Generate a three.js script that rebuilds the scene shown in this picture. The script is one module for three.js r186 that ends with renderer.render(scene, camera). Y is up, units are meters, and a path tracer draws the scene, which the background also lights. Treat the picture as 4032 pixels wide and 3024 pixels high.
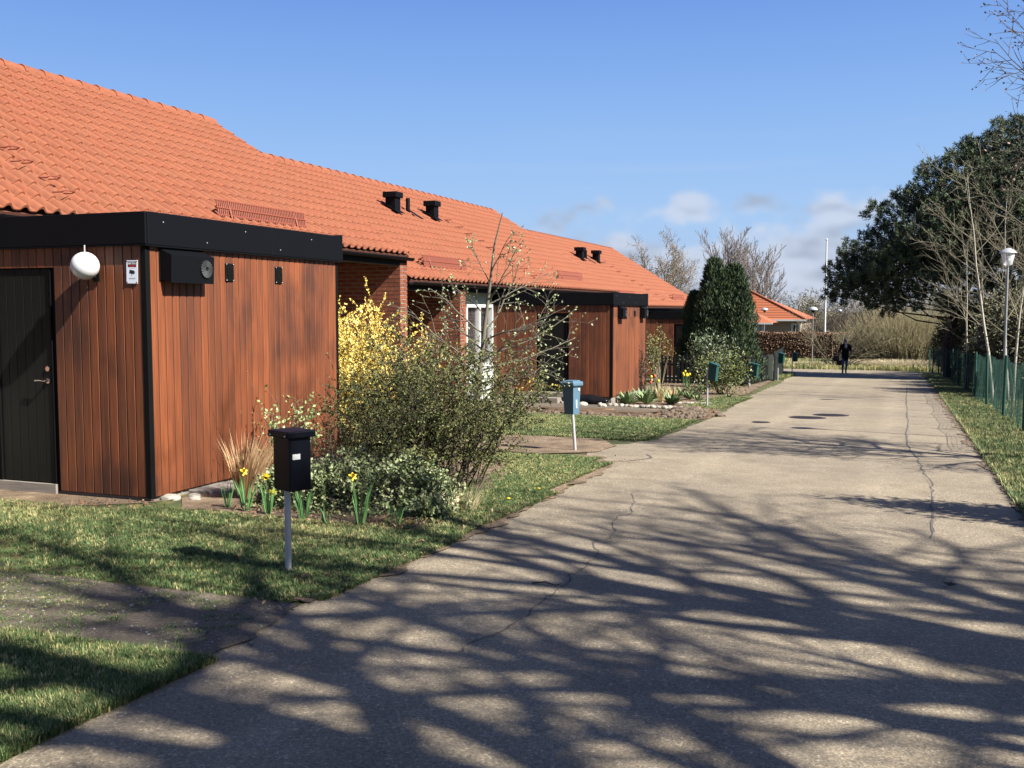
import * as THREE from 'three';
import { mergeGeometries } from 'three/addons/utils/BufferGeometryUtils.js';
import { RoundedBoxGeometry } from 'three/addons/geometries/RoundedBoxGeometry.js';
import { MarchingCubes } from 'three/addons/objects/MarchingCubes.js';

// ---------------------------------------------------------------- camera, exposure, sky, sun
const D = Math.PI / 180, V = (x, y, z) => new THREE.Vector3(x, y, z);
const scene = new THREE.Scene();
const camera = new THREE.PerspectiveCamera(41.42, 4 / 3, 0.1, 2000);
camera.position.set(0, 1.7, 0);
camera.rotation.order = 'YXZ';
camera.rotation.set(-4.147 * D, 21.056 * D, 0);
camera.updateMatrixWorld(true);
const renderer = new THREE.WebGLRenderer({ antialias: true });
renderer.toneMapping = THREE.LinearToneMapping;
const EXPOSURE = 3.0;
renderer.toneMappingExposure = EXPOSURE;
renderer.shadowMap.enabled = true;
const SUN = V(1, 0.9, 0.23).normalize();
const sun = new THREE.DirectionalLight(new THREE.Color(1, 0.965, 0.9), 5);
sun.position.copy(SUN).multiplyScalar(80).add(V(-2, 0, -25));
sun.target.position.set(-2, 0, -25);
sun.castShadow = true;
sun.shadow.mapSize.set(4096, 4096);
Object.assign(sun.shadow.camera, { left: -60, right: 60, top: 60, bottom: -60, near: 1, far: 250 });
scene.add(sun, sun.target);

// seeded random numbers and tiling value noise
function rng(a) { return () => { a |= 0; a = a + 0x6D2B79F5 | 0; let t = Math.imul(a ^ a >>> 15, 1 | a); t = t + Math.imul(t ^ t >>> 7, 61 | t) ^ t; return ((t ^ t >>> 14) >>> 0) / 4294967296; }; }
const R0 = rng(7);
const NT = new Float32Array(65536); for (let i = 0; i < 65536; i++) NT[i] = R0();
const sm = (t) => t * t * (3 - 2 * t), mix = (a, b, t) => a + (b - a) * t, clamp = (x, a = 0, b = 1) => Math.min(b, Math.max(a, x));
const step = (a, b, x) => sm(clamp((x - a) / (b - a)));
function noise(x, y, px = 256, py = 256, s = 0) {
  const xi = Math.floor(x), yi = Math.floor(y), fx = sm(x - xi), fy = sm(y - yi), m = (v, p) => ((v % p) + p) % p;
  const x0 = m(xi, px), x1 = m(xi + 1, px), y0 = m(yi, py), y1 = m(yi + 1, py), h = (a, b) => NT[((a + s * 37) * 131 + (b + s * 17) * 7919 + a * b * 13) & 65535];
  return mix(mix(h(x0, y0), h(x1, y0), fx), mix(h(x0, y1), h(x1, y1), fx), fy);
}
function fbm(x, y, p, o, s = 0) { let a = 0, w = 0.5, t = 0; for (let i = 0; i < o; i++) { a += w * noise(x, y, p, p, s + i); t += w; x *= 2; y *= 2; p *= 2; w *= 0.55; } return a / t; }
const lin = (c) => { c /= 255; return c <= 0.04045 ? c / 12.92 : Math.pow((c + 0.055) / 1.055, 2.4); };

{ // the sky: clear blue air, paler to the horizon, a low bank of clouds all round
  const W = 2048, Hh = 1024, d = new Float32Array(W * Hh * 4);
  const stops = [[-90, 150, 160, 165], [-0.01, 178, 194, 216], [0, 196, 208, 227], [2, 180, 203, 234], [5, 168, 203, 244], [8, 156, 195, 244], [12, 137, 180, 240], [17, 114, 157, 230], [30, 88, 128, 204], [60, 66, 98, 168], [90, 58, 88, 154]];
  for (let j = 0; j < Hh; j++) {
    const el = ((j + 0.5) / Hh - 0.5) * 180; let k = 0; while (k < stops.length - 2 && stops[k + 1][0] < el) k++;
    const a = stops[k], b = stops[k + 1], t = clamp((el - a[0]) / (b[0] - a[0]));
    const base = [1, 2, 3].map((i) => lin(mix(a[i], b[i], t)));
    for (let i = 0; i < W; i++) {
      let c = base.slice();
      if (el > 0 && el < 14) {
        const u = i / W * 96, v = el * 0.5, big = fbm(u, v, 96, 6, 3), cov = mix(0.08, 0.5, step(1.8, 6, el)) + step(5.2, 7, el) * 0.16 + step(8, 11, el) * .3;
        const m = step(cov, cov + 0.2, big) * 0.72;
        const sh = fbm(u * 1 + 5, v * 1.6 - 0.9, 96, 5, 9), g = mix(168, 214, step(0.35, 0.68, sh + (el - 3) * 0.012));
        const cc = [lin(g), lin(g + 7), lin(g + 22)];
        c = c.map((q, n) => mix(q, cc[n], m));
        const cir = step(.55, .8, fbm(i / W * 30 + 9, el * 1.8, 30, 4, 21)) * step(5, 7, el) * step(12, 8, el) * .08;
        c = c.map((q, n) => mix(q, lin([205, 220, 244][n]), cir));
      }
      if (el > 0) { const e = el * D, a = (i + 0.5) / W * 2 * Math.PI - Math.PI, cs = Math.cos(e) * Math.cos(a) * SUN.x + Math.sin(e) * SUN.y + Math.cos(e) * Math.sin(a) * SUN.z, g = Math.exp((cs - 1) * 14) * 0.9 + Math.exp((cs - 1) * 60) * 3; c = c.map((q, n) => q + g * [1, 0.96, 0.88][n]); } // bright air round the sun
      const o = (j * W + i) * 4; for (let n = 0; n < 3; n++) d[o + n] = c[n] / EXPOSURE; d[o + 3] = 1;
    }
  }
  const t = new THREE.DataTexture(d, W, Hh, THREE.RGBAFormat, THREE.FloatType);
  t.mapping = THREE.EquirectangularReflectionMapping; t.magFilter = THREE.LinearFilter; t.minFilter = THREE.LinearFilter; t.wrapS = THREE.RepeatWrapping; t.needsUpdate = true;
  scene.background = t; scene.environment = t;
}

// ---------------------------------------------------------------- helpers
function tex(n, f, srgb = true, m = n) {
  const d = new Uint8Array(n * m * 4);
  for (let j = 0; j < m; j++) for (let i = 0; i < n; i++) { const c = f(i / n, j / m, i, j), o = (j * n + i) * 4; for (let q = 0; q < 3; q++) d[o + q] = clamp(Array.isArray(c) ? c[q] : c, 0, 255); d[o + 3] = 255; }
  const t = new THREE.DataTexture(d, n, m, THREE.RGBAFormat); t.wrapS = t.wrapT = THREE.RepeatWrapping; t.magFilter = THREE.LinearFilter; t.minFilter = THREE.LinearMipmapLinearFilter; t.generateMipmaps = true;
  if (srgb) t.colorSpace = THREE.SRGBColorSpace; t.needsUpdate = true; return t;
}
const L = (r, g, b) => new THREE.Color().setRGB(r * 0.61, g * 0.61, b * 0.61);
const mat = (r, g, b, rough = 0.8, o = {}) => new THREE.MeshPhysicalMaterial({ color: L(r, g, b), roughness: rough, specularIntensity: r + g + b < 0.1 ? 0.22 : 0.8, ...o });
const used = {};
function numbered(n) { const k = used[n] = (used[n] ?? -1) + 1; return k ? n + '_' + String(k).padStart(3, '0') : n; }
function prep(m) { m.castShadow = m.receiveShadow = true; return m; }
function mesh(name, geo, m, parent) { const o = prep(new THREE.Mesh(geo, m)); o.name = name; parent.add(o); return o; }
function tag(o, label, category, group, kind) { Object.assign(o.userData, { label, category }); if (group) o.userData.group = group; if (kind) o.userData.kind = kind; return o; }
function thing(name, label, category, pos = [0, 0, 0], turn = 0, group) { const o = new THREE.Group(); o.name = numbered(name); o.position.set(...pos); o.rotation.y = turn; scene.add(o); return tag(o, label, category, group); }
function struct(name, geo, m, label) { const o = prep(new THREE.Mesh(geo, m)); o.name = numbered(name); o.userData = { kind: 'structure', label, category: name.replace(/_/g, ' ').split(' ').slice(-2).join(' ') }; scene.add(o); return o; }
const box = (x0, x1, y0, y1, z0, z1) => new THREE.BoxGeometry(Math.abs(x1 - x0), Math.abs(y1 - y0), Math.abs(z1 - z0)).translate((x0 + x1) / 2, (y0 + y1) / 2, (z0 + z1) / 2);
const rbox = (x0, x1, y0, y1, z0, z1, r = 0.01, s = 2) => new RoundedBoxGeometry(Math.abs(x1 - x0), Math.abs(y1 - y0), Math.abs(z1 - z0), s, r).translate((x0 + x1) / 2, (y0 + y1) / 2, (z0 + z1) / 2);
const merge = (l) => mergeGeometries(l.map((g) => { const q = g.index ? g.toNonIndexed() : g; for (const k of Object.keys(q.attributes)) if (!['position', 'normal', 'uv'].includes(k)) q.deleteAttribute(k); return q; }));

class Tubes { // tapered tubes joined into one geometry
  constructor() { this.p = []; this.n = []; this.i = []; this.c = null; }
  add(pts, rad, sides = 5, cap = false) {
    const base = this.p.length / 3, T = V(), N = V(), B = V(), q = V(); let ref = null;
    for (let k = 0; k < pts.length; k++) {
      T.subVectors(pts[Math.min(k + 1, pts.length - 1)], pts[Math.max(k - 1, 0)]).normalize();
      if (!ref) ref = Math.abs(T.y) < 0.9 ? V(0, 1, 0) : V(1, 0, 0);
      N.copy(ref).addScaledVector(T, -ref.dot(T)).normalize(); ref = N.clone(); B.crossVectors(T, N);
      const r = typeof rad === 'function' ? rad(k / (pts.length - 1)) : rad[k] ?? rad[rad.length - 1];
      for (let s = 0; s < sides; s++) { const a = s / sides * 2 * Math.PI; q.copy(N).multiplyScalar(Math.cos(a)).addScaledVector(B, Math.sin(a)); this.n.push(q.x, q.y, q.z); this.p.push(pts[k].x + q.x * r, pts[k].y + q.y * r, pts[k].z + q.z * r); }
      if (k) for (let s = 0; s < sides; s++) { const a = base + (k - 1) * sides + s, b = base + (k - 1) * sides + (s + 1) % sides, c = a + sides, d = b + sides; this.i.push(a, b, c, b, d, c); }
    }
    if (cap) for (const [o, f] of [[base, 1], [base + (pts.length - 1) * sides, 0]]) for (let s = 1; s < sides - 1; s++) f ? this.i.push(o, o + s + 1, o + s) : this.i.push(o, o + s, o + s + 1);
    return this;
  }
  geo() { const g = new THREE.BufferGeometry(); g.setAttribute('position', new THREE.Float32BufferAttribute(this.p, 3)); g.setAttribute('normal', new THREE.Float32BufferAttribute(this.n, 3)); g.setAttribute('uv', new THREE.Float32BufferAttribute(new Float32Array(this.p.length / 3 * 2), 2)); g.setIndex(this.i); return g; }
}
const pipe = (pts, r, sides = 8) => new Tubes().add(pts.map((p) => V(...p)), [r], sides, true).geo();
class Leaves { // small leaf faces with a colour of their own, joined into one geometry
  constructor() { this.p = []; this.n = []; this.c = []; this.i = []; }
  add(p, dir, nor, len, wid, col, bend = 0.15) { // a pointed leaf folded along its midrib
    const b = this.p.length / 3, s = V().crossVectors(dir, nor).normalize(), n = V().crossVectors(s, dir).normalize();
    const pts = [p, p.clone().addScaledVector(dir, len * 0.5).addScaledVector(s, wid / 2).addScaledVector(n, wid * bend), p.clone().addScaledVector(dir, len), p.clone().addScaledVector(dir, len * 0.5).addScaledVector(s, -wid / 2).addScaledVector(n, wid * bend)];
    for (const q of pts) { this.p.push(q.x, q.y, q.z); this.n.push(n.x, n.y, n.z); this.c.push(col[0] * 0.84, col[1] * 0.84, col[2] * 0.84); }
    this.i.push(b, b + 1, b + 2, b, b + 2, b + 3);
  }
  blade(p, tip, w, col, side) { // a narrow blade from p to tip, curved by gravity half way
    const b = this.p.length / 3, m = p.clone().lerp(tip, 0.55); m.y += p.distanceTo(tip) * 0.12;
    const n = V().subVectors(tip, p).cross(side).normalize(); if (n.y < 0) n.negate();
    for (const [q, k] of [[p, 1], [m, 0.8]]) for (const s of [-1, 1]) { this.p.push(q.x + side.x * s * w * k / 2, q.y, q.z + side.z * s * w * k / 2); this.n.push(n.x, n.y, n.z); this.c.push(...col); }
    this.p.push(tip.x, tip.y, tip.z); this.n.push(n.x, n.y, n.z); this.c.push(...col);
    this.i.push(b, b + 1, b + 3, b, b + 3, b + 2, b + 2, b + 3, b + 4);
  }
  geo() { const g = new THREE.BufferGeometry(); g.setAttribute('position', new THREE.Float32BufferAttribute(this.p, 3)); g.setAttribute('normal', new THREE.Float32BufferAttribute(this.n, 3)); g.setAttribute('color', new THREE.Float32BufferAttribute(this.c, 3)); g.setIndex(this.i); return g; }
}
const rdir = (r, up = 0) => { const a = r() * 6.2832, y = r() * 2 - 1, s = Math.sqrt(1 - y * y); return V(s * Math.cos(a), y + up, s * Math.sin(a)).normalize(); };
const vary = (c, r, k = 0.3) => { const m = 1 + (r() - 0.5) * 2 * k, h = (r() - 0.5) * k * 0.3; return [c[0] * m * (1 + h), c[1] * m, c[2] * m * (1 - h)]; };
// a branch that wanders, tapers and forks; o.kids per level; tips are handed to o.tip(point, direction, level)
function grow(tb, r, p, d, len, rad, lvl, o) {
  const seg = Math.max(2, Math.round(len / (o.seg ?? 0.25))), pts = [p.clone()], dirs = [d.clone()], q = p.clone(), e = d.clone();
  for (let k = 0; k < seg; k++) {
    e.addScaledVector(rdir(r), (o.wob ?? 0.18)).addScaledVector(V(0, 1, 0), (o.up ?? 0.05) * (lvl ? 1 : 0.3)).normalize();
    q.addScaledVector(e, len / seg); pts.push(q.clone()); dirs.push(e.clone());
  }
  const end = o.end ?? 0.35; tb.add(pts, (t) => rad * mix(1, lvl >= o.levels ? 0.25 : end, t), lvl === 0 ? 8 : lvl === 1 ? 5 : lvl >= 3 ? 3 : 4);
  if (o.each) o.each(pts, dirs, lvl);
  if (lvl >= o.levels) { if (o.tip) o.tip(q, e, lvl); return; }
  const n = o.kids[lvl], s0 = o.from?.[lvl] ?? 0.25;
  for (let k = 0; k < n; k++) {
    const t = s0 + (1 - s0) * (k + r() * 0.8) / n, f = t * seg, a = Math.min(seg - 1, Math.floor(f)), at = pts[a].clone().lerp(pts[a + 1], f - a);
    const out = rdir(r); out.addScaledVector(dirs[a], -out.dot(dirs[a])).normalize();
    const ang = (o.ang?.[lvl] ?? 0.8) * (0.7 + r() * 0.6), nd = dirs[a].clone().multiplyScalar(Math.cos(ang)).addScaledVector(out, Math.sin(ang)).normalize();
    if (o.flat) { nd.y *= o.flat; nd.normalize(); }
    grow(tb, r, at, nd, len * (o.ratio?.[lvl] ?? 0.6) * (0.6 + r() * 0.6) * (1.15 - 0.5 * t), Math.max(o.minR ?? 0.003, rad * mix(1, end, t) * (o.thin ?? 0.6)), lvl + 1, o);
  }
  if (o.tip) o.tip(q, e, lvl);
}

// ---------------------------------------------------------------- ground
const gy = (z) => z < -60 ? -1.58 : z > 8 ? 0.39 : 0.029 * (z + 5.5);
const speck = tex(1024, (u, v, i, j) => {
  const a = R0(), g = noise(i / 3.1, j / 3.1, 330, 330, 1), h = noise(i / 6, j / 6, 171, 171, 4), m = fbm(u * 8, v * 8, 8, 4, 2);
  let c = 142 + (g - 0.5) * 48 + (h - .5) * 26 + (a - 0.5) * 50 + (m - 0.5) * 34; const w = (g - 0.5) * 8;
  if (h > .86 && a > .4) c += 40;
  return [c + 6 + w, c - 2, c - 16 - w];
});
const speckBump = tex(512, (u, v, i, j) => 128 + (noise(i / 2.2, j / 2.2, 233, 233, 5) - 0.5) * 160 + (R0() - 0.5) * 60, false);
const soilTex = tex(512, (u, v, i, j) => { const m = fbm(u * 10, v * 10, 10, 5, 2), a = R0(), g = noise(i / 4, j / 4, 128, 128, 8), c = 120 + (m - 0.5) * 110 + (a - 0.5) * 46 + (g - 0.5) * 50; return [c + 14, c, c - 18]; });
const lawnTex = tex(512, (u, v, i, j) => { const m = fbm(u * 6, v * 6, 6, 5, 6), a = R0(), s = fbm(u * 24, v * 24, 24, 3, 12), c = 92 + (m - 0.5) * 70 + (a - 0.5) * 56; const y = step(0.45, 0.68, s); return [mix(c * 0.86, c * 1.35, y), mix(c, c * 1.22, y), mix(c * 0.42, c * 0.72, y)]; });
const M = {};
M.asphalt = new THREE.MeshStandardMaterial({ color: L(0.9, 0.81, 0.67), map: speck, roughness: 0.93, vertexColors: true, bumpMap: speckBump, bumpScale: 0.004 });
M.gravel = new THREE.MeshStandardMaterial({ color: L(0.46, 0.4, 0.33), map: speck, roughness: 0.95, vertexColors: true, bumpMap: speckBump, bumpScale: 0.006 });
M.soil = new THREE.MeshStandardMaterial({ color: L(0.8, 0.68, 0.54), map: soilTex, roughness: 1, vertexColors: true, bumpMap: soilTex, bumpScale: 0.03 });
M.lawn = new THREE.MeshStandardMaterial({ color: L(0.72, 0.72, 0.5), map: lawnTex, roughness: 1, vertexColors: true, bumpMap: lawnTex, bumpScale: 0.02 });
{ // the ground as one sheet to the horizon
  const zs = [300, 8, 4, 0, -5, -10, -20, -30, -45, -60, -75, -120, -300, -1500], xs = [-900, -60, -20, -8, 0, 8, 20, 60, 900], p = [], uv = [], idx = [], c = [];
  for (const z of zs) for (const x of xs) { p.push(x, gy(z), z); uv.push(x / 1.7, z / 1.7); c.push(0.95, 0.95, 0.95); }
  for (let j = 0; j < zs.length - 1; j++) for (let i = 0; i < xs.length - 1; i++) { const a = j * xs.length + i; idx.push(a, a + 1, a + xs.length, a + 1, a + xs.length + 1, a + xs.length); }
  const g = new THREE.BufferGeometry(); g.setAttribute('position', new THREE.Float32BufferAttribute(p, 3)); g.setAttribute('uv', new THREE.Float32BufferAttribute(uv, 2)); g.setAttribute('color', new THREE.Float32BufferAttribute(c, 3)); g.setIndex(idx); g.computeVertexNormals();
  struct('ground', g, M.lawn, 'grassy ground falling gently away to the horizon');
}
// a sheet lying on the ground between two edges (lists of [x, z] from near to far); uneven tone is worn matter, not light
function sheet(name, label, left, right, { lift, surface: m, uvPerMetre: uvs, mottle: amp = 0.12, ragged: jag = 0.03, seed = 1, rowStep: dz = 0.18 }) {
  const edge = (l, z) => { let k = 0; while (k < l.length - 2 && l[k + 1][1] > z) k++; const a = l[k], b = l[k + 1], t = clamp((z - a[1]) / (b[1] - a[1])); return mix(a[0], b[0], t); };
  const z0 = left[0][1], z1 = left[left.length - 1][1], n = Math.max(3, Math.round(Math.abs(z1 - z0) / dz)), cols = 22, p = [], uv = [], c = [], idx = [];
  for (let j = 0; j <= n; j++) {
    const z = mix(z0, z1, j / n), w = (k) => (fbm(z * 3.1 + k * 50, seed * 9 + k, 256, 4, seed) - 0.5) * 2 * jag * 2;
    const xl = edge(left, z) + w(1), xr = edge(right, z) + w(2);
    for (let i = 0; i <= cols; i++) {
      const x = mix(xl, xr, i / cols), jz = (j === 0 || j === n) ? (fbm(x * 3.1, seed * 5 + j, 256, 4, seed) - .5) * jag * 4 : 0, zz = z + jz, f = 1 + (fbm(x * 1.1 + 40, zz * 0.8 + 90, 256, 5, seed) - 0.5) * 2 * amp * 1.6;
      p.push(x, gy(zz) + lift, zz); uv.push(x * uvs, zz * uvs); c.push(f, f, f * (1 - (f - 1) * 0.15));
    }
  }
  for (let j = 0; j < n; j++) for (let i = 0; i < cols; i++) { const a = j * (cols + 1) + i; idx.push(a, a + 1, a + cols + 1, a + 1, a + cols + 2, a + cols + 1); }
  const g = new THREE.BufferGeometry(); g.setAttribute('position', new THREE.Float32BufferAttribute(p, 3)); g.setAttribute('uv', new THREE.Float32BufferAttribute(uv, 2)); g.setAttribute('color', new THREE.Float32BufferAttribute(c, 3)); g.setIndex(idx); g.computeVertexNormals();
  return struct(name, g, m, label);
}
sheet('road', 'pale worn asphalt lane running down past the houses', [[-3, 3], [-2.95, -2.7], [-3.05, -3.6], [-3.2, -4.6], [-3.1, -5.6], [-3.1, -7], [-3.17, -9.5], [-3.45, -12], [-3.9, -12.9], [-3.85, -14.1], [-3.5, -15.2], [-3.45, -20.5], [-3.75, -25], [-3.95, -29], [-4.1, -38], [-4.7, -46], [-6.4, -51]], [[1.1, 3], [1.1, -10], [1.04, -20], [0.95, -40], [0.85, -51]], { lift: 0.006, surface: M.asphalt, uvPerMetre: 0.5, mottle: 0.15, ragged: 0.05, seed: 11, rowStep: 0.2 });
sheet('road', 'far end of the asphalt lane bending left past the pine', [[-6.4, -51], [-14, -54], [-40, -55], [-40, -58.5]], [[0.85, -51], [0.9, -54], [0.4, -56.5], [-2, -58.5]], { lift: 0.006, surface: M.asphalt, uvPerMetre: 0.5, mottle: 0.15, ragged: 0.05, seed: 12, rowStep: 0.3 });
// patches of the road: a paler repaired strip along the right side with its cross joints
const crack = mat(0.11, 0.098, 0.085, 1);
{
  const t = (pts, w, name, label, wander = 0.02) => { const p = [], idx = [], n = 14, r = rng(pts.length + 3); const P = new THREE.CatmullRomCurve3(pts.map(([x, z]) => V(x, gy(z), z)), false, 'catmullrom', 0.2).getPoints(pts.length * n);
    P.forEach((q, k) => { const a = P[Math.max(0, k - 1)], b = P[Math.min(P.length - 1, k + 1)], s = V(b.z - a.z, 0, -(b.x - a.x)).normalize(), ww = w * (0.4 + r() * 1.1), j = (r() - 0.5) * w * 0.5 + (fbm(k * 0.16 + w * 900, pts.length * 7, 256, 4, 6) - 0.5) * wander; for (const e of [-1, 1]) p.push(q.x + s.x * (e * ww / 2 + j), gy(q.z) + 0.0095, q.z + s.z * (e * ww / 2 + j)); if (k) { const o = 2 * k; idx.push(o - 2, o - 1, o, o - 1, o + 1, o); } });
    const g = new THREE.BufferGeometry(); g.setAttribute('position', new THREE.Float32BufferAttribute(p, 3)); g.setIndex(idx); g.computeVertexNormals(); const o = struct(name, g, crack, label); o.userData.category = 'crack'; };
  t([[0.25, -8.5], [0.27, -10.1], [0.33, -11.5], [0.27, -12.9], [0.2, -14.5], [0.1, -16.5], [0.1, -19], [0.12, -21], [0.13, -30], [0.15, -40]], 0.02, 'road_seam', 'long dark seam along the right part of the lane', 0.08);
  for (const [z, l] of [[-16.6, 'cross joint in the repaired strip close beside the rocky verge'], [-19.6, 'cross joint in the repaired strip level with the dug soil'], [-22.3, 'cross joint in the repaired strip just past the manhole covers'], [-26.2, 'cross joint in the repaired strip level with the clipped shrub']]) t([[0.1, z], [0.5, z + 0.02], [1, z - 0.02]], 0.025, 'road_joint', l);
  t([[-2.0, -4.4], [-1.9, -5.2], [-1.95, -6.2], [-2.1, -7.4], [-2.25, -8.6], [-2.45, -10]], 0.008, 'road_crack', 'fine lengthwise crack along the left wheel track', 0.22);
  t([[-3.5, -12.2], [-3.2, -12.35], [-3.0, -12.8], [-3.15, -13.2]], 0.03, 'road_crack', 'curved crack where the gravel path meets the lane');
  t([[-3.4, -4.2], [-3.15, -4.25], [-2.95, -4.1]], 0.02, 'road_crack', 'short crack at the mouth of the dark gravel path');
}
sheet('road_patch', 'newer asphalt strip along the right side of the lane', [[0.27, -8.2], [0.3, -11.5], [0.24, -13], [0.12, -17], [0.13, -30], [0.15, -50]], [[1.0, -8.2], [1.0, -11], [0.98, -20], [0.88, -40], [0.8, -50]], { lift: 0.008, surface: M.asphalt, uvPerMetre: 0.47, mottle: 0.08, ragged: 0.02, seed: 13, rowStep: 0.3 });
sheet('dirt_edge', 'crumbly dirt edge between the near lawns and the lane', [[-3.25, -4.9], [-3.22, -5.6], [-3.2, -7], [-3.26, -9.5], [-3.55, -11.9], [-3.95, -12.7]], [[-3.12, -4.9], [-3.06, -5.6], [-3.04, -7], [-3.1, -9.5], [-3.25, -11.9], [-3.6, -12.7]], { lift: 0.015, surface: M.soil, uvPerMetre: 0.7, mottle: 0.2, ragged: 0.07, seed: 14, rowStep: 0.06 });
sheet('dirt_edge', 'crumbly dirt edge between the grass verge and the lane', [[1.02, -8], [1.0, -14], [0.95, -22], [0.88, -40]], [[1.2, -8], [1.2, -14], [1.12, -22], [1.0, -40]], { lift: 0.015, surface: M.soil, uvPerMetre: 0.7, mottle: 0.2, ragged: 0.09, seed: 15, rowStep: 0.08 });
sheet('lawn', 'lawn corner below the dark gravel path', [[-10, 3], [-10, -3.9]], [[-3.0, 3], [-2.96, -2.7], [-3.07, -3.5], [-3.35, -3.9]], { lift: 0.012, surface: M.lawn, uvPerMetre: 0.6, mottle: 0.16, ragged: 0.03, seed: 21 });
sheet('gravel_path', 'dark gravel path leading left from the lane', [[-12, -3.85], [-12, -4.85]], [[-3.02, -3.85], [-3.08, -4.4], [-3.16, -4.9]], { lift: 0.016, surface: M.gravel, uvPerMetre: 0.45, mottle: 0.25, ragged: 0.05, seed: 22 });
sheet('lawn', 'lawn round the black mailbox below the wooden shed', [[-12, -4.8], [-12, -12.4]], [[-3.3, -4.8], [-3.18, -5.1], [-3.1, -5.7], [-3.12, -7], [-3.2, -9.5], [-3.5, -12], [-3.9, -12.4]], { lift: 0.012, surface: M.lawn, uvPerMetre: 0.6, mottle: 0.16, ragged: 0.03, seed: 23 });
sheet('garden_soil', 'bare soil strip along the foot of the wooden shed door', [[-12, -6.75], [-12, -7.4]], [[-6.9, -6.75], [-6.25, -7.4]], { lift: 0.018, surface: M.soil, uvPerMetre: 0.7, mottle: 0.2, ragged: 0.1, seed: 24 });
sheet('garden_soil', 'dark soil bed under the shrubs beside the shed', [[-5.9, -7.15], [-6.4, -8], [-7, -11.5]], [[-4.0, -7.15], [-3.75, -8.2], [-4.0, -10.2], [-4.5, -11.5]], { lift: 0.018, surface: M.soil, uvPerMetre: 0.7, mottle: 0.25, ragged: 0.06, seed: 25 });
sheet('gravel_path', 'pale gravel path leading left past the blue mailbox', [[-12, -12.6], [-12, -14.9]], [[-4.4, -12.6], [-3.8, -13.1], [-3.75, -14], [-4.3, -14.9]], { lift: 0.016, surface: M.soil, uvPerMetre: 0.45, mottle: 0.16, ragged: 0.05, seed: 26 });
sheet('lawn', 'sunny lawn strip between gravel path and dug soil', [[-12, -14.8], [-12, -19.2]], [[-4.3, -14.8], [-3.55, -15.4], [-3.5, -19.2]], { lift: 0.012, surface: M.lawn, uvPerMetre: 0.6, mottle: 0.16, ragged: 0.03, seed: 27 });
sheet('garden_soil', 'freshly dug strip of brown soil by the stone edging', [[-12, -19], [-12, -22]], [[-3.7, -19], [-3.5, -20.2], [-3.7, -22]], { lift: 0.016, surface: M.soil, uvPerMetre: 0.6, mottle: 0.22, ragged: 0.08, seed: 28 });
sheet('paved_path', 'grey trodden path in front of the middle shed door', [[-12, -20.9], [-12, -22.6]], [[-4.6, -20.9], [-5.9, -22.6]], { lift: 0.02, surface: M.gravel, uvPerMetre: 0.5, mottle: 0.12, ragged: 0.04, seed: 29 });
sheet('garden_soil', 'brown soil of the flower garden round the clipped shrub', [[-6.4, -22.5], [-7.5, -30], [-9, -40]], [[-4.2, -22.5], [-4.3, -26.8], [-4.1, -29.5], [-4.3, -33], [-4.6, -40]], { lift: 0.016, surface: M.soil, uvPerMetre: 0.6, mottle: 0.22, ragged: 0.08, seed: 30 });
sheet('grass_verge', 'grass verge between the lane and the green net fence', [[1.1, 3], [1.08, -10], [1.02, -20], [0.93, -40], [0.88, -53]], [[14, 3], [14, -10], [14, -20], [14, -40], [14, -53]], { lift: 0.012, surface: M.lawn, uvPerMetre: 0.6, mottle: 0.18, ragged: 0.05, seed: 31, rowStep: 0.3 });

// ---------------------------------------------------------------- surface materials
const woodTex = tex(1024, (u, v, i, j) => { // stained boards: fine upright grain, blotches of weathered stain
  const gr = noise(i / 2.2, j / 60, 465, 17, 1) * 0.6 + noise(i / 5, j / 130, 205, 8, 2) * 0.4, b = fbm(u * 7, v * 4, 7, 5, 3), s = fbm(u * 22, v * 2.5, 22, 3, 7);
  const k = 1 + (gr - 0.5) * 0.36 + (s - 0.5) * 0.3 - step(0.42, 0.8, b) * 0.32 + (R0() - .5) * .06; return [196 * k, 136 * k * (1 - (1 - k) * 0.1), 84 * k * (1 - (1 - k) * 0.25)];
});
const clayTex = tex(512, (u, v, i, j) => { const k = 1 + (fbm(u * 9, v * 9, 9, 5, 1) - 0.5) * 0.26 + (R0() - 0.5) * 0.1; return [212 * k, 205 * k, 200 * k]; });
const brickTex = tex(256, (u, v, i, j) => { const k = 1 + (fbm(u * 8, v * 8, 8, 4, 5) - 0.5) * 0.5 + (R0() - 0.5) * 0.16; return [205 * k, 200 * k, 196 * k]; });
const barkTex = tex(256, (u, v, i, j) => 128 + (fbm(u * 12, v * 5, 12, 4, 3) - 0.5) * 200, false);
M.wood = [0.57, 0.47, 0.65].map((k, i) => new THREE.MeshStandardMaterial({ color: L(0.62 * k, 0.355 * k, 0.215 * k), map: woodTex, roughness: 0.62, bumpMap: woodTex, bumpScale: 0.0015 }));
M.core = mat(0.012, 0.01, 0.009, 0.9);
M.black = mat(0.004, 0.004, 0.0042, 0.7);
M.blackMetal = mat(0.004, 0.0044, 0.0058, 0.55);
M.doorPaint = mat(0.012, 0.013, 0.011, 0.5);
M.chrome = mat(0.75, 0.73, 0.7, 0.22, { metalness: 1 });
M.concrete = new THREE.MeshStandardMaterial({ color: L(0.42, 0.39, 0.34), map: clayTex, roughness: 0.95 });
M.tile = [[0.42, 0.13, 0.052], [0.445, 0.14, 0.057], [0.395, 0.12, 0.048], [0.43, 0.127, 0.05], [0.41, 0.134, 0.056]].map((c) => new THREE.MeshStandardMaterial({ color: L(...c), map: clayTex, roughness: 0.85 }));
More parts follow.
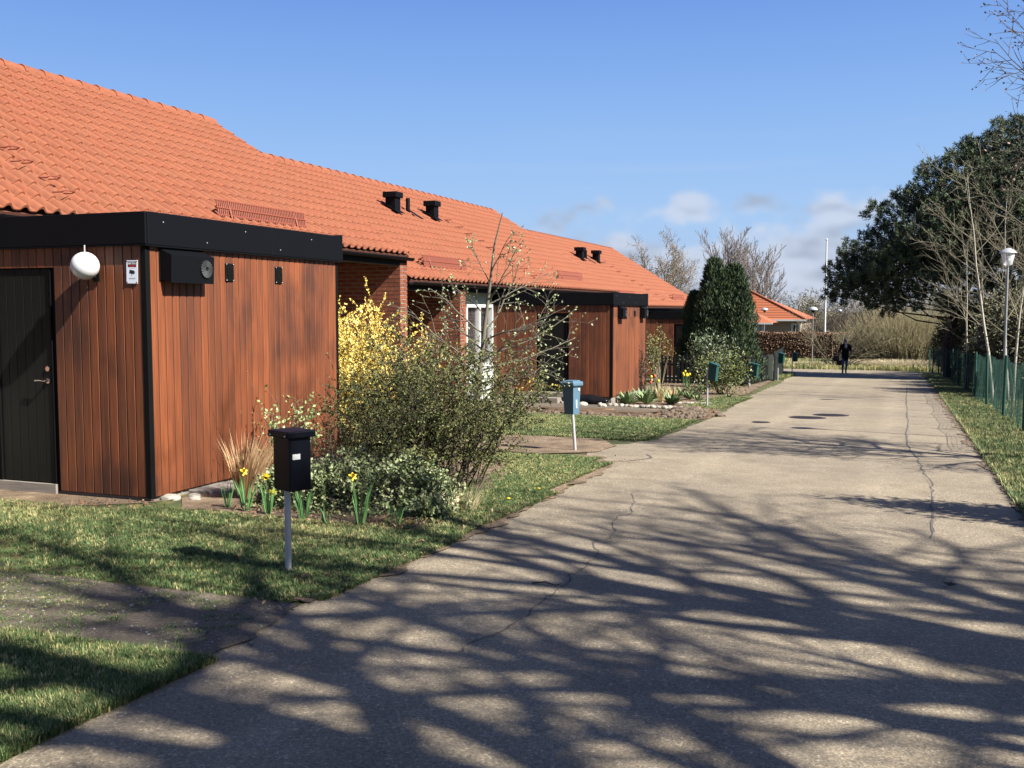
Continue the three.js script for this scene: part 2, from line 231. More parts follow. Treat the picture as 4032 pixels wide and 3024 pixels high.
M.brick = [[0.46, 0.13, 0.055], [0.52, 0.165, 0.07], [0.38, 0.105, 0.046], [0.48, 0.145, 0.06]].map((c) => new THREE.MeshStandardMaterial({ color: L(...c), map: brickTex, roughness: 0.9 }));
M.mortar = mat(0.5, 0.45, 0.38, 1);
M.brickWall = mat(0.46, 0.135, 0.057, 0.95);
M.soffit = mat(0.22, 0.16, 0.1, 0.8);
M.guard = mat(0.26, 0.062, 0.03, 0.6);
M.white = mat(0.78, 0.78, 0.74, 0.45);
M.pole = mat(0.62, 0.62, 0.62, 0.4, { metalness: 0.3 });
M.leaf = new THREE.MeshStandardMaterial({ vertexColors: true, roughness: 0.7 });
M.glossLeaf = new THREE.MeshStandardMaterial({ vertexColors: true, roughness: 0.55 });

// a vertical board with chamfered edges, its face towards +z, uv in metres along the wall
function board(w, h, t, u0, v0, ch = 0.005) {
  const pr = [[0, 0], [0, t - ch], [ch, t], [w - ch, t], [w, t - ch], [w, 0]], p = [], uv = [], idx = [];
  for (let k = 0; k < pr.length - 1; k++) { const b = p.length / 3; for (const y of [0, h]) for (const e of [0, 1]) { const [x, z] = pr[k + e]; p.push(x, y, z); uv.push((u0 + x) / 3.3, (v0 + y) / 3.3); } idx.push(b, b + 2, b + 1, b + 1, b + 2, b + 3); }
  const b = p.length / 3; for (const y of [0, h]) for (const [x, z] of pr) { p.push(x, y, z); uv.push((u0 + x) / 3.3, (v0 + y) / 3.3); }
  for (let k = 1; k < 5; k++) { idx.push(b, b + k, b + k + 1); idx.push(b + 6, b + 6 + k + 1, b + 6 + k); }
  const g = new THREE.BufferGeometry(); g.setAttribute('position', new THREE.Float32BufferAttribute(p, 3)); g.setAttribute('uv', new THREE.Float32BufferAttribute(uv, 2)); g.setIndex(idx);
  const q = g.toNonIndexed(); q.computeVertexNormals(); return q;
}

// ---------------------------------------------------------------- the three wooden sheds
function shed(k, label, bot, doorBot, hoods) {
  const r = rng(100 + k), y0 = -0.46 * k, z0 = -7.35 - 15.65 * k, P = 0.102, W = 3.01, DEP = 3.31;
  const s = thing('wooden_shed', label, 'shed', [-6.34, y0, z0], 0, 'wooden sheds in front of the terrace');
  mesh('plinth', box(-W, -0.035, -0.5, bot, -DEP + 0.03, -0.035), M.concrete, s);
  mesh('wall_core', box(-W, -0.022, bot - 0.01, 2.3, -DEP + 0.02, -0.022), M.core, s);
  const DL = -1.80, DR = -1.135, pick = () => M.wood[Math.floor(r() * 3)];
  for (let i = 0, x = -0.05 - P; x > -W; i++, x -= P) {
    const cut = x + P > DL && x < DR + 0.02, b0 = cut ? 2.1 : bot, x0 = x;
    const m = mesh('board', board(P - 0.006, 2.3 - b0, 0.022, x0 + 40, b0 + k * 0.8), pick(), s); m.position.set(x0, b0, -0.022);
  }
  for (let i = 0, z = -0.05; z > -DEP + 0.08; i++, z -= P) { // the face towards the lane
    const w = Math.min(P, DEP - 0.04 + z), m = mesh('board', board(w - 0.009, 2.3 - bot, 0.022, 10 - z, bot + k * 1.3, 0.008), pick(), s); m.rotation.y = Math.PI / 2; m.position.set(-0.022, bot, z);
  }
  mesh('corner_post', rbox(-0.052, 0.006, bot - 0.01, 2.29, -0.052, 0.006, 0.006), M.black, s);
  mesh('corner_post', rbox(-0.05, 0.004, bot - 0.01, 2.29, -DEP, -DEP + 0.045, 0.006), M.black, s);
  // the black fascia: sheet panels on two sides with a drip edge below
  mesh('fascia', rbox(-W, 0.03, 2.29, 2.58, 0.005, 0.032, 0.006), M.blackMetal, s);
  for (const [a, b] of [[0.002, -1.9], [-1.904, -DEP - 0.03]]) mesh('fascia', rbox(0.004, 0.036, 2.285, 2.582, b, a, 0.008), M.blackMetal, s);
  mesh('drip_edge', merge([box(-W, 0.04, 2.276, 2.288, 0.004, 0.042), box(0.004, 0.046, 2.272, 2.284, -DEP - 0.035, 0.002)]), M.blackMetal, s);
  mesh('end_cap', rbox(-0.1, 0.04, 2.28, 2.6, -DEP - 0.06, -DEP - 0.033, 0.01), M.blackMetal, s);
  mesh('flat_roof', box(-W, 0.002, 2.42, 2.54, -DEP, 0.002), M.black, s);
  mesh('soffit', box(-W, 0.003, 2.295, 2.31, -DEP, 0.003), M.core, s);
  for (let i = 0; i < 5; i++) { const d = mesh('screw', new THREE.CylinderGeometry(0.006, 0.006, 0.004, 6).rotateZ(Math.PI / 2), M.pole, s); d.position.set(0.038, 2.5 - (i % 2) * 0.15, -0.2 - i * 0.62); }
  // door: upright planks with a lock and a lever handle
  const d = mesh('door', box(DL, DR, doorBot, 2.095, -0.075, -0.035), M.doorPaint, s); const n = 6, pw = (DR - DL - 0.03) / n;
  for (let i = 0; i < n; i++) { const m = mesh('plank', board(pw - 0.003, 2.08 - doorBot, 0.014, i, 0, 0.004), M.doorPaint, d); m.position.set(DL + 0.015 + i * pw, doorBot + 0.005, -0.034); }
  mesh('frame', merge([box(DL - 0.012, DL, doorBot, 2.1, -0.06, -0.004), box(DR, DR + 0.012, doorBot, 2.1, -0.06, -0.004), box(DL - 0.012, DR + 0.012, 2.096, 2.108, -0.06, -0.004)]), M.black, d);
  mesh('lock', new THREE.CylinderGeometry(0.024, 0.026, 0.016, 20).rotateX(Math.PI / 2).translate(DR - 0.055, doorBot + 1.09, -0.012), M.chrome, d);
  mesh('handle', merge([new THREE.CylinderGeometry(0.024, 0.026, 0.014, 20).rotateX(Math.PI / 2).translate(DR - 0.055, doorBot + 0.975, -0.012), pipe([[DR - 0.055, doorBot + 0.975, -0.01], [DR - 0.055, doorBot + 0.975, 0.035]], 0.009), pipe([[DR - 0.05, doorBot + 0.975, 0.035], [DR - 0.11, doorBot + 0.982, 0.037], [DR - 0.175, doorBot + 0.978, 0.032]], 0.009)]), M.chrome, d);
  if (k < 2) mesh('threshold', box(DL - 0.35, DR + 0.02, doorBot - 0.11, doorBot - 0.006, -0.09, k ? 0.22 : 0.015), M.concrete, s);
  if (k) mesh('threshold', box(DL - 0.42, DR - 0.05, doorBot - 0.3, doorBot - 0.115, -0.03, 0.5), M.concrete, s);
  // hoods and vents on the face towards the lane
  for (const [z, w] of hoods) {
    const sh = new THREE.Shape([[0, 1.98], [0.125, 1.955], [0.135, 2.2], [0, 2.262]].map(([x, y]) => new THREE.Vector2(x, y)));
    const g = new THREE.ExtrudeGeometry(sh, { depth: w, bevelEnabled: true, bevelSize: 0.004, bevelThickness: 0.004, bevelSegments: 1 }).translate(0.004, 0, z - w);
    const h = mesh('hood', g, M.blackMetal, s);
    const disc = mesh('outlet', new THREE.CylinderGeometry(0.085, 0.085, 0.006, 28).rotateZ(Math.PI / 2), M.core, h); disc.position.set(0.141, 2.09, z - w + 0.12);
    for (let i = 0; i < 18; i++) { const a = i / 18 * 6.283, f = mesh('fin', box(-0.004, 0.004, 0.02, 0.082, -0.011, 0.011), M.galv ??= mat(0.05, 0.052, 0.053, 0.5), h); f.rotation.x = a; f.rotation.y = .3; f.position.copy(disc.position).x += 0.006; }
    mesh('mounting_flange', box(0.002, 0.008, 1.965, 2.275, z - w - 0.015, z + 0.015), M.black, h);
  }
  for (const z of [-1.2, -2.06]) {
    const v = mesh('wall_vent', rbox(0.002, 0.016, 1.99, 2.17, z - 0.065, z + 0.065, 0.006), M.black, s);
    for (let i = 0; i < 9; i++) { const y = 2.02 + i * 0.015, hw = Math.sqrt(Math.max(0, 0.06 ** 2 - (y - 2.08) ** 2)) * 0.85; mesh('louvre', box(0.014, 0.022, y, y + 0.006, z - hw - 0.004, z + hw + 0.004).rotateZ(0), M.doorPaint, v); }
    for (const [a, b] of [[2.0, -0.055], [2.0, 0.055], [2.16, -0.055], [2.16, 0.055]]) mesh('screw', new THREE.SphereGeometry(0.006, 6, 4).translate(0.017, a, z + b), M.pole, v);
  }
  return s;
}
shed(0, 'stained wooden shed with a white globe lamp above its black door', 0.0, 0.06, [[-0.185, 0.6]]);
shed(1, 'stained wooden shed behind the blue mailbox with two black hoods', 0.13, 0.22, [[-0.45, 0.36], [-2.6, 0.36]]);
shed(2, 'stained wooden shed partly hidden by the dark conifers', 0.13, 0.22, []);

// globe lamp and alarm sign on the first shed
{
  const o = thing('globe_lamp', 'white globe lamp hanging below the black fascia over the shed door', 'lamp', [-6.89, 2.1, -7.2]);
  mesh('globe', new THREE.SphereGeometry(0.124, 40, 28), mat(0.86, 0.85, 0.82, 0.32), o);
  mesh('stem', pipe([[0, 0.12, 0], [0, 0.185, 0]], 0.007), M.pole, o);
  mesh('bracket', merge([pipe([[0, -0.1, -0.07], [0.0, -0.1, -0.125]], 0.012), box(-0.03, 0.03, -0.14, -0.06, -0.142, -0.13)]), M.black, o);
  const c = document.createElement('canvas'); c.width = 256; c.height = 440; const x = c.getContext('2d');
  x.fillStyle = '#d3d7dc'; x.fillRect(0, 0, 256, 440); x.fillStyle = '#17090b'; x.fillRect(30, 20, 200, 112);
  x.fillStyle = '#f2f2f2'; x.font = 'bold 50px sans-serif'; x.textAlign = 'center'; x.fillText('SECTOR', 130, 76, 190); x.fillStyle = '#e02a2e'; x.font = 'bold 44px sans-serif'; x.fillText('ALARM', 130, 122, 180);
  x.fillStyle = '#8d9298'; x.fillRect(60, 152, 140, 8); x.fillStyle = '#14131f'; x.save(); x.translate(128, 225); x.rotate(0.14); x.fillRect(-62, -38, 108, 74); x.fillRect(46, -24, 20, 50); x.restore(); x.fillStyle = '#5c6068'; x.fillRect(116, 260, 16, 44);
  x.fillStyle = '#4c5058'; x.fillRect(52, 338, 156, 12); x.fillStyle = '#9aa0a6'; x.fillRect(60, 362, 140, 6);
  const t = new THREE.CanvasTexture(c); t.colorSpace = THREE.SRGBColorSpace;
  const p = thing('alarm_sign', 'small white alarm sign with a camera symbol beside the shed corner', 'sign', [-6.487, 2.045, -7.345]);
  mesh('plate', rbox(-0.063, 0.063, -0.105, 0.105, 0, 0.004, 0.002), M.white, p);
  mesh('print', new THREE.PlaneGeometry(0.122, 0.206).translate(0, 0, 0.006), new THREE.MeshStandardMaterial({ map: t, roughness: 0.4 }), p);
  for (const [a, b] of [[-1, -1], [1, -1], [-1, 1], [1, 1]]) mesh('screw', new THREE.SphereGeometry(0.005, 8, 6).translate(a * 0.053, b * 0.094, 0.007), M.black, p);
  p.rotation.z = -0.02;
}

// ---------------------------------------------------------------- the terrace: three houses stepping down the slope
const LEN = 15.65, TAN = Math.tan(31.7 * D), RX = -4.57, RUN = RX, RY = 2.83 + 4.57 * TAN, SL = 4.57 / Math.cos(31.7 * D);
const NROW = 16, NCOL = 70, EX = SL / NROW, TW = LEN / NCOL;
const upS = V(-Math.cos(31.7 * D), Math.sin(31.7 * D), 0), norS = V(Math.sin(31.7 * D), Math.cos(31.7 * D), 0);
function tileGeo() { // an S-shaped pantile, lower end at the origin; u runs along -z, up the slope by its length
  const n = 8, prof = (u) => { const t = u / TW; return 0.046 * (t < 0.56 ? Math.sin(t / 0.56 * Math.PI) ** 1.2 : -0.1 * Math.sin((t - 0.56) / 0.44 * Math.PI)); };
  const p = [], uv = [], idx = [], len = EX + 0.06, at = (u, v, h) => V(0, 0, -u).addScaledVector(upS, v).addScaledVector(norS, h), rows = [[0, -0.002], [0, 0.03], [0.02, 0.031], [len, 0.0]];
  for (const [v, h] of rows) for (let i = 0; i <= n; i++) { const u = TW * 1.04 * i / n, roll = u / TW < 0.56 ? Math.sin(u / TW / 0.56 * Math.PI) : 0, q = at(u, v, (v > 0.1 ? 0 : h < 0 ? h : mix(0.011, h, Math.sqrt(roll))) + prof(u)); p.push(q.x, q.y, q.z); uv.push(u / 0.6, v / 0.6); }
  for (let j = 0; j < 3; j++) for (let i = 0; i < n; i++) { const a = j * (n + 1) + i, b = a + n + 1; idx.push(a, a + 1, b, a + 1, b + 1, b); }
  const g = new THREE.BufferGeometry(); g.setAttribute('position', new THREE.Float32BufferAttribute(p, 3)); g.setAttribute('uv', new THREE.Float32BufferAttribute(uv, 2)); g.setIndex(idx);
  const q = g.toNonIndexed(); q.computeVertexNormals(); // smooth across the face, sharp at the lip
  const pos = q.attributes.position, nor = q.attributes.normal, key = (i) => [pos.getX(i), pos.getY(i), pos.getZ(i)].map((c) => c.toFixed(4)).join(), acc = {};
  for (let i = 0; i < pos.count; i++) { const f = Math.floor(i / 6 / n); const kk = key(i) + (f === 0 ? 'l' : 't'); (acc[kk] ??= V()).add(V(nor.getX(i), nor.getY(i), nor.getZ(i))); }
  for (let i = 0; i < pos.count; i++) { const f = Math.floor(i / 6 / n), v = acc[key(i) + (f === 0 ? 'l' : 't')].clone().normalize(); nor.setXYZ(i, v.x, v.y, v.z); }
  return q;
}
const TILE = tileGeo();
const RIDGE = (() => { const g = new THREE.CylinderGeometry(0.125, 0.115, 0.44, 10, 1, true, 0, Math.PI).rotateX(Math.PI / 2).rotateZ(Math.PI / 2); const lip = new THREE.TorusGeometry(0.122, 0.012, 5, 10, Math.PI).translate(0, 0, 0.21); return merge([g.rotateZ(-Math.PI / 2).rotateZ(Math.PI / 2), lip]); })();

function brickWall(name, h, x0, x1, z0, z1, yTop, yBot, parent, real) { // a wall along x, bricks on its near face and on its end towards the lane
  const w = mesh(name, box(x0, x1 - 0.012, yBot, yTop, z0 + 0.01, z1 - 0.01), real ? M.mortar : M.brickWall, parent); if (!real) return w;
  const r = rng(500 + h), BL = 0.25, BH = 0.062, J = 0.016, T = (Math.abs(z1 - z0) - J) / 2;
  const shapes = {}, bg = (l) => shapes[l.toFixed(3)] ??= (() => { const b = new THREE.BoxGeometry(l, BH, T), p = b.attributes.position, nn = b.attributes.normal, uv = b.attributes.uv; for (let i = 0; i < p.count; i++) uv.setXY(i, (p.getX(i) + p.getZ(i)) * 3, p.getY(i) * 3); return b; })();
  const rows = Math.floor((yTop - yBot) / (BH + J));
  for (let j = 0; j < rows; j++) {
    let x = x1; const y = yTop - (j + 0.5) * (BH + J); let first = true;
    while (x > x0 + 0.05) {
      let l = first ? (j % 2 ? BL : BL / 2 - J / 2) : BL; l = Math.min(l, x - x0); 
      const m = mesh('brick', bg(l), M.brick[Math.floor(r() * 4)], w); m.position.set(x - l / 2 + (r() - 0.5) * 0.003, y, z1 - T / 2 + (r() - 0.3) * 0.003); 
      if (first) { const e = mesh('brick', bg(l), M.brick[Math.floor(r() * 4)], w); e.position.set(x - l / 2 + (r() - 0.5) * 0.004, y, z0 + T / 2); }
      x -= l + J; first = false;
    }
  }
  return w;
}
function house(k, label) {
  const y0 = -0.46 * k, zs = -2.2 - 15.65 * k, r = rng(900 + k), s = thing('terraced_house', label, 'house', [-9, y0, zs], 0, 'terraced houses with orange pantile roofs');
  // walls
  mesh('back_wall', box(-8.9, -8.65, -0.8, 3.0, -LEN + 0.05, -0.02), M.brickWall, s);
  mesh('front_wall', merge([box(-2.45, -2.2, -0.8, 2.9, -2.5, -0.02), box(-0.6, -0.35, -0.8, 2.6, -3.5, -2.82), box(-0.6, -0.35, -0.8, 2.6, -8.44, -5.16), box(-0.35 - 1.85, -0.6, -0.8, 2.6, -8.44, -8.2), box(-2.45, -2.2, -0.8, 2.9, -15.3, -8.44)]), M.brickWall, s);
  const gable = (z) => new THREE.ExtrudeGeometry(new THREE.Shape([[-8.85, -0.8], [-0.4, -0.8], [-0.4, 2.95], [RX, RY - 0.22], [-8.85, 2.95]].map(([x, y]) => new THREE.Vector2(x, y))), { depth: 0.2, bevelEnabled: false }).translate(0, 0, z);
  mesh('gable_wall', gable(-LEN + 0.02), M.brickWall, s);
  if (k === 0) mesh('gable_wall', gable(-0.25), M.brickWall, s);
  brickWall('wing_wall', k * 2, -2.2, -0.05, -2.8, -2.51, 2.62, -0.45, s, k === 1);
  brickWall('wing_wall', k * 2 + 1, -2.2, -0.05, -15.62, -15.33, 2.62, -0.45, s, k === 0);
  mesh('floor_slab', box(-8.7, -0.4, -0.5, -0.05, -LEN + 0.1, -0.1), M.concrete, s);
  // window front beside the shed
  const win = mesh('window', merge([box(-0.5, -0.36, -0.2, 0.82, -5.14, -3.52)]), M.panel ??= mat(0.72, 0.76, 0.7, 0.4), s);
  mesh('top_panel', box(-0.5, -0.37, 2.3, 2.62, -5.14, -3.52), M.greenPanel ??= mat(0.42, 0.56, 0.47, 0.5), win);
  const fr = []; for (const z of [-5.14, -4.36, -3.59]) fr.push(box(-0.48, -0.34, 0.82, 2.3, z, z + 0.07)); fr.push(box(-0.48, -0.335, 0.82, 0.89, -5.14, -3.52), box(-0.48, -0.335, 2.23, 2.3, -5.14, -3.52), box(-0.48, -0.33, -0.2, 0.82, -4.36, -4.29), box(-.48, -.33, -.2, .82, -5.14, -5.07));
  mesh('frame', merge(fr), M.white, win);
  for (const [a, b] of [[-5.06, -4.37], [-4.28, -3.6]]) {
    mesh('pane', box(-0.395, -0.391, 0.89, 2.23, a, b), M.glass ??= new THREE.MeshPhysicalMaterial({ color: 0xffffff, roughness: 0.03, transmission: 1, thickness: 0, ior: 1.5 }), win);
    const sl = []; for (let y = 0.92; y < 2.22; y += 0.034) sl.push(box(-0.018, 0.018, -0.0012, 0.0012, a, b).rotateZ(0.75).translate(-0.45, y, 0)); mesh('blind', merge(sl), M.blind ??= mat(0.42, 0.42, 0.44, 0.6), win);
  }
  // eaves
  mesh('eaves_board', box(-0.1, -0.055, 2.56, 2.7, -LEN + 0.02, 0), M.black, s);
  mesh('soffit', box(-2.2, -0.1, 2.64, 2.66, -LEN + 0.03, -0.02), M.soffit, s);
  mesh('beam', box(-0.15, -0.1, 2.55, 2.63, -LEN + 0.02, 0), M.soffit, s);
  const gut = []; for (let i = 0; i <= 8; i++) { const a = Math.PI + i / 8 * Math.PI; gut.push(new THREE.Vector2(0.062 * Math.cos(a), 0.062 * Math.sin(a))); } for (let i = 8; i >= 0; i--) { const a = Math.PI + i / 8 * Math.PI; gut.push(new THREE.Vector2(0.056 * Math.cos(a), 0.056 * Math.sin(a))); }
  mesh('gutter', new THREE.ExtrudeGeometry(new THREE.Shape(gut), { depth: LEN + 0.05, bevelEnabled: false }).translate(0.02, 2.715, -LEN - 0.05), M.blackMetal, s);
  for (let z = -0.6; z > -LEN; z -= 0.9) mesh('gutter_bracket', box(-0.05, 0.085, 2.71, 2.72, z - 0.012, z + 0.012), M.blackMetal, s);
  if (k === 1) { const np = mesh('house_number', box(-0.05, -0.04, 2.53, 2.67, -2.21, -2.12), M.white, s); mesh('digit', box(-0.04, -0.036, 2.55, 2.63, -2.18, -2.16), M.black, np); }
  // roof: deck, back slope, tiles, ridge caps
  const deck = new THREE.ExtrudeGeometry(new THREE.Shape([[0.0, 2.815], [RX, RY - 0.02], [-9.14, 2.815], [-9.14, 2.76], [RX, RY - 0.1], [-0.04, 2.76]].map(([x, y]) => new THREE.Vector2(x, y))), { depth: LEN - 0.06, bevelEnabled: false }).translate(0, 0, -LEN + 0.03);
  const roof = mesh('roof', deck, M.roofDeck ??= mat(0.2, 0.07, 0.04, 0.95), s); roof.position.y = -0.06;
  mesh('back_slope', new THREE.PlaneGeometry(5.4, LEN).rotateX(-Math.PI / 2).rotateZ(31.7 * D).translate(RX - 2.3, RY - 1.37, -LEN / 2), M.tile[0], roof);
  const cand = [], rest = [], v = V();
  for (let c = 0; c < NCOL; c++) for (let w = 0; w < NROW; w++) {
    const j = 0.004, pos = V(0.03, 2.845, 0).addScaledVector(upS, w * EX + (r() - 0.5) * j).addScaledVector(norS, (r() - 0.5) * 0.004); pos.z = -c * TW + (r() - 0.5) * j;
    v.copy(pos).add(s.position); const dist = v.distanceTo(camera.position); v.project(camera);
    const seen = v.x > -1.03 && v.y < 1.05; cand.push({ pos, d: seen ? dist : 1e3 + dist, m: Math.floor(r() * 5) });
  }
  cand.sort((a, b) => a.d - b.d);
  cand.forEach((t, i) => { if (i < 290) { const m = mesh('pantile', TILE, M.tile[t.m], roof); m.position.copy(t.pos); } else { const g = TILE.clone().translate(t.pos.x, t.pos.y, t.pos.z), c = M.tile[t.m].color, a = new Float32Array(g.attributes.position.count * 3); for (let q = 0; q < a.length; q += 3) { a[q] = c.r; a[q + 1] = c.g; a[q + 2] = c.b; } g.setAttribute('color', new THREE.BufferAttribute(a, 3)); rest.push(g); } });
  const o = mesh('pantile_rest', mergeGeometries(rest), M.tileMixed ??= new THREE.MeshStandardMaterial({ vertexColors: true, map: clayTex, roughness: 0.85 }), roof); o.userData.kind = 'stuff';
  for (let i = 0; i < 38; i++) { const m = mesh('ridge_tile', RIDGE, M.tile[i % 3], roof); m.position.set(RX, RY - 0.01, -0.2 - i * 0.412); m.rotation.x = -0.02; }
  // on the roof: snow guards, vents, step hooks
  const onR = (up, z, lift = 0) => V(0.03, 2.81, z).addScaledVector(upS, up).addScaledVector(norS, lift);
  for (const [za, zb] of [[-1.3, -3.5], [-10.15, -12.5]]) {
    const a = onR(0.52, za), g = new THREE.Group(); g.name = 'snow_guard'; s.add(g); const bars = new Tubes();
    for (const [u, l] of [[0.46, 0.05], [0.52, 0.13], [0.6, 0.21]]) bars.add([onR(u, za, l), onR(u, zb, l)], [0.014], 6, true);
    mesh('rail', bars.geo(), M.guard, g);
    const sl = []; for (let z = za - 0.03; z > zb; z -= 0.045) { const q = new Tubes().add([onR(0.44, z, 0.03), onR(0.6, z, 0.21)], [0.014], 4, true).geo(); sl.push(q); } mesh('grille', mergeGeometries(sl), M.guard, g);
    for (const z of [za - 0.3, zb + 0.3]) mesh('bracket', new Tubes().add([onR(0.38, z, 0.0), onR(0.44, z, 0.06), onR(0.62, z, 0.22), onR(0.76, z, 0.03)], [0.018], 5, true).geo(), M.guard, g);
  }
  if (k) for (const [z, w] of [[-4.85, 0.28], [-7.1, 0.26]]) {
    const b = onR(3.45, z), v = mesh('roof_vent', rbox(b.x - w / 2, b.x + w / 2, b.y - 0.35, b.y + 0.42, z - w / 2, z + w / 2, 0.01), M.blackMetal, s);
    mesh('cowl', rbox(b.x - w / 2 - 0.05, b.x + w / 2 + 0.05, b.y + 0.32, b.y + 0.46, z - w / 2 - 0.05, z + w / 2 + 0.05, 0.012), M.blackMetal, v);
    mesh('flashing', new THREE.BoxGeometry(w + 0.22, 0.012, w + 0.1).rotateZ(-31.7 * D).translate(b.x + 0.02, b.y + 0.075, z), M.blackMetal, v);
  }
  if (k) { const b = onR(3.5, -5.75); const v = mesh('soil_pipe', pipe([[b.x, b.y - 0.1, b.z], [b.x, b.y + 0.38, b.z]], 0.055, 10), M.blackMetal, s); mesh('flashing', new THREE.BoxGeometry(0.5, 0.012, 0.16).rotateZ(-31.7 * D).translate(b.x + 0.2, b.y - 0.03, b.z), M.blackMetal, v); }
  for (let i = 0; i < 9; i++) { const up = 0.35 + i * 0.37, z = -7.1 - (i % 2) * 0.1 - (k ? 0.6 : 0); mesh('roof_step', new Tubes().add([onR(up + 0.12, z, 0.03), onR(up, z, 0.1), onR(up - 0.03, z, 0.14), onR(up - 0.03, z - 0.16, 0.14), onR(up, z - 0.16, 0.1), onR(up + 0.12, z - 0.16, 0.03)], [0.008], 5, true).geo(), M.guard, s); }
  return s;
}
house(0, 'orange roofed brick house behind the shed with the globe lamp');
house(1, 'orange roofed brick house with white blinds window behind the budding tree');
house(2, 'lowest orange roofed brick house ending behind the dark conifers');

// ---------------------------------------------------------------- mailboxes
function mailbox(kind, label, [x, z], o) {
  const s = thing('mailbox', label, 'mailbox', [x, gy(z), z], o.turn ?? 0, o.group), c = o.mat, w = o.w, d = o.d, h = o.h, y = o.y, lean = o.lean ?? 0;
  mesh('pole', new Tubes().add([V(0, -0.3, 0), V(lean, y + h * 0.6, 0)], [o.pr ?? 0.021], 12, true).geo(), M.pole, s);
  const b = new THREE.Group(); b.name = 'box_body'; s.add(b); b.position.set(lean * 1.1 + (o.ox ?? 0.05), y, o.oz ?? 0); b.rotation.set(o.pitch ?? 0, o.yaw ?? 0, o.roll ?? 0);
  if (kind === 'flap') {
    mesh('body', rbox(-w / 2, w / 2, 0, h - 0.03, -d / 2, d / 2, 0.008), c, b);
    mesh('lid', rbox(-w / 2 - 0.025, w / 2 + 0.025, h - 0.045, h, -d / 2 - 0.025, d / 2 + 0.025, 0.01, 3), c, b);
    mesh('name_plate', box(w / 2 + 0.001, w / 2 + 0.004, h * 0.53, h * 0.62, -0.0 + d * 0.02, d / 2 - 0.02), M.white, b);
    for (const e of [-1, 1]) mesh('hinge', new THREE.SphereGeometry(0.008, 8, 6).translate(w / 2 * 0.9 * e, h - 0.03, d / 2 + 0.026), M.chrome, b);
  } else if (kind === 'tapered') {
    const prof = (f) => [[-w / 2 * f, -d / 2 * f], [w / 2 * f, -d / 2 * f], [w / 2 * f, d / 2 * f], [-w / 2 * f, d / 2 * f]], p = [], idx = [];
    const a = prof(0.8), e = prof(1); for (let i = 0; i < 4; i++) { const n = (i + 1) % 4, q = p.length / 3; p.push(a[i][0], 0, a[i][1], a[n][0], 0, a[n][1], e[i][0], h * 0.9, e[i][1], e[n][0], h * 0.9, e[n][1]); idx.push(q, q + 2, q + 1, q + 1, q + 2, q + 3); }
    const q = p.length / 3; for (const c2 of a) p.push(c2[0], 0, c2[1]); idx.push(q, q + 1, q + 2, q, q + 2, q + 3);
    const g = new THREE.BufferGeometry(); g.setAttribute('position', new THREE.Float32BufferAttribute(p, 3)); g.setIndex(idx); const g2 = g.toNonIndexed(); g2.computeVertexNormals(); mesh('body', g2, c, b);
    mesh('lid', rbox(-w / 2 - 0.03, w / 2 + 0.03, h * 0.84, h * 0.985, -d / 2 - 0.03, d / 2 + 0.03, 0.022, 4), c, b);
    mesh('lid_top', rbox(-w / 2, w / 2, h * 0.96, h * 1.02, -d / 2, d / 2, 0.025, 4), c, b);
    mesh('lock', new THREE.CylinderGeometry(0.018, 0.018, 0.014, 16).rotateZ(Math.PI / 2).translate(w * 0.49, h * 0.74, -d * .25), M.white, b);
    mesh('emblem', rbox(w * 0.44, w * 0.452, h * 0.18, h * 0.44, -0.018, 0.018, 0.004), mat(0.4, 0.5, 0.58, 0.4), b);
  } else {
    const sh = new THREE.Shape([[-w / 2, 0], [w / 2 * 0.8, 0], [w / 2, h * 0.86], [-w / 2, h]].map(([px, py]) => new THREE.Vector2(px, py)));
    mesh('body', new THREE.ExtrudeGeometry(sh, { depth: d, bevelEnabled: true, bevelSize: 0.005, bevelThickness: 0.005, bevelSegments: 1 }).translate(0, 0, -d / 2), c, b);
    mesh('lid', new THREE.BoxGeometry(w * 1.16, 0.022, d + 0.06).rotateZ(-Math.atan2(h * 0.14, w)).translate(0.015, h * 0.945, 0), c, b);
  }
  return s;
}
const navy = mat(0.005, 0.006, 0.011, 0.4), blue = mat(0.1, 0.19, 0.26, 0.5), green = mat(0.012, 0.085, 0.07, 0.45);
mailbox('flap', 'black metal mailbox on a pale pole in the near lawn', [-3.7, -5.55], { mat: navy, w: 0.19, d: 0.16, h: 0.385, y: 0.555, yaw: -0.42, ox: 0.05, oz: 0.02, lean: 0.008 });
mailbox('tapered', 'blue plastic mailbox with a rounded lid beside the gravel path', [-4.13, -13.2], { mat: blue, w: 0.19, d: 0.16, h: 0.45, y: 0.52, yaw: -0.36, lean: -0.085, ox: 0.05, oz: 0.1, roll: 0.02 });
const MG = 'green slant lidded mailboxes';
mailbox('slant', 'green mailbox on a white pole beside the heap of dug soil', [-4.13, -23.1], { mat: green, w: 0.19, d: 0.12, h: 0.4, y: 0.62, yaw: -0.25, ox: 0.13, group: MG, roll: -0.04 });
mailbox('slant', 'green mailbox standing before the dark picket fence end', [-4.45, -39.9], { mat: green, w: 0.2, d: 0.12, h: 0.4, y: 0.68, yaw: -0.25, ox: 0.13, group: MG });
mailbox('slant', 'dark green mailbox on the grass edge past the picket fence', [-4.62, -47], { mat: green, w: 0.19, d: 0.12, h: 0.4, y: 0.62, yaw: -0.25, ox: 0.13, group: MG });
mailbox('slant', 'green mailbox half hidden behind the clipped variegated shrub', [-4.72, -34.2], { mat: green, w: 0.3, d: 0.16, h: 0.5, y: 0.3, yaw: -0.25, ox: 0.13, group: MG });

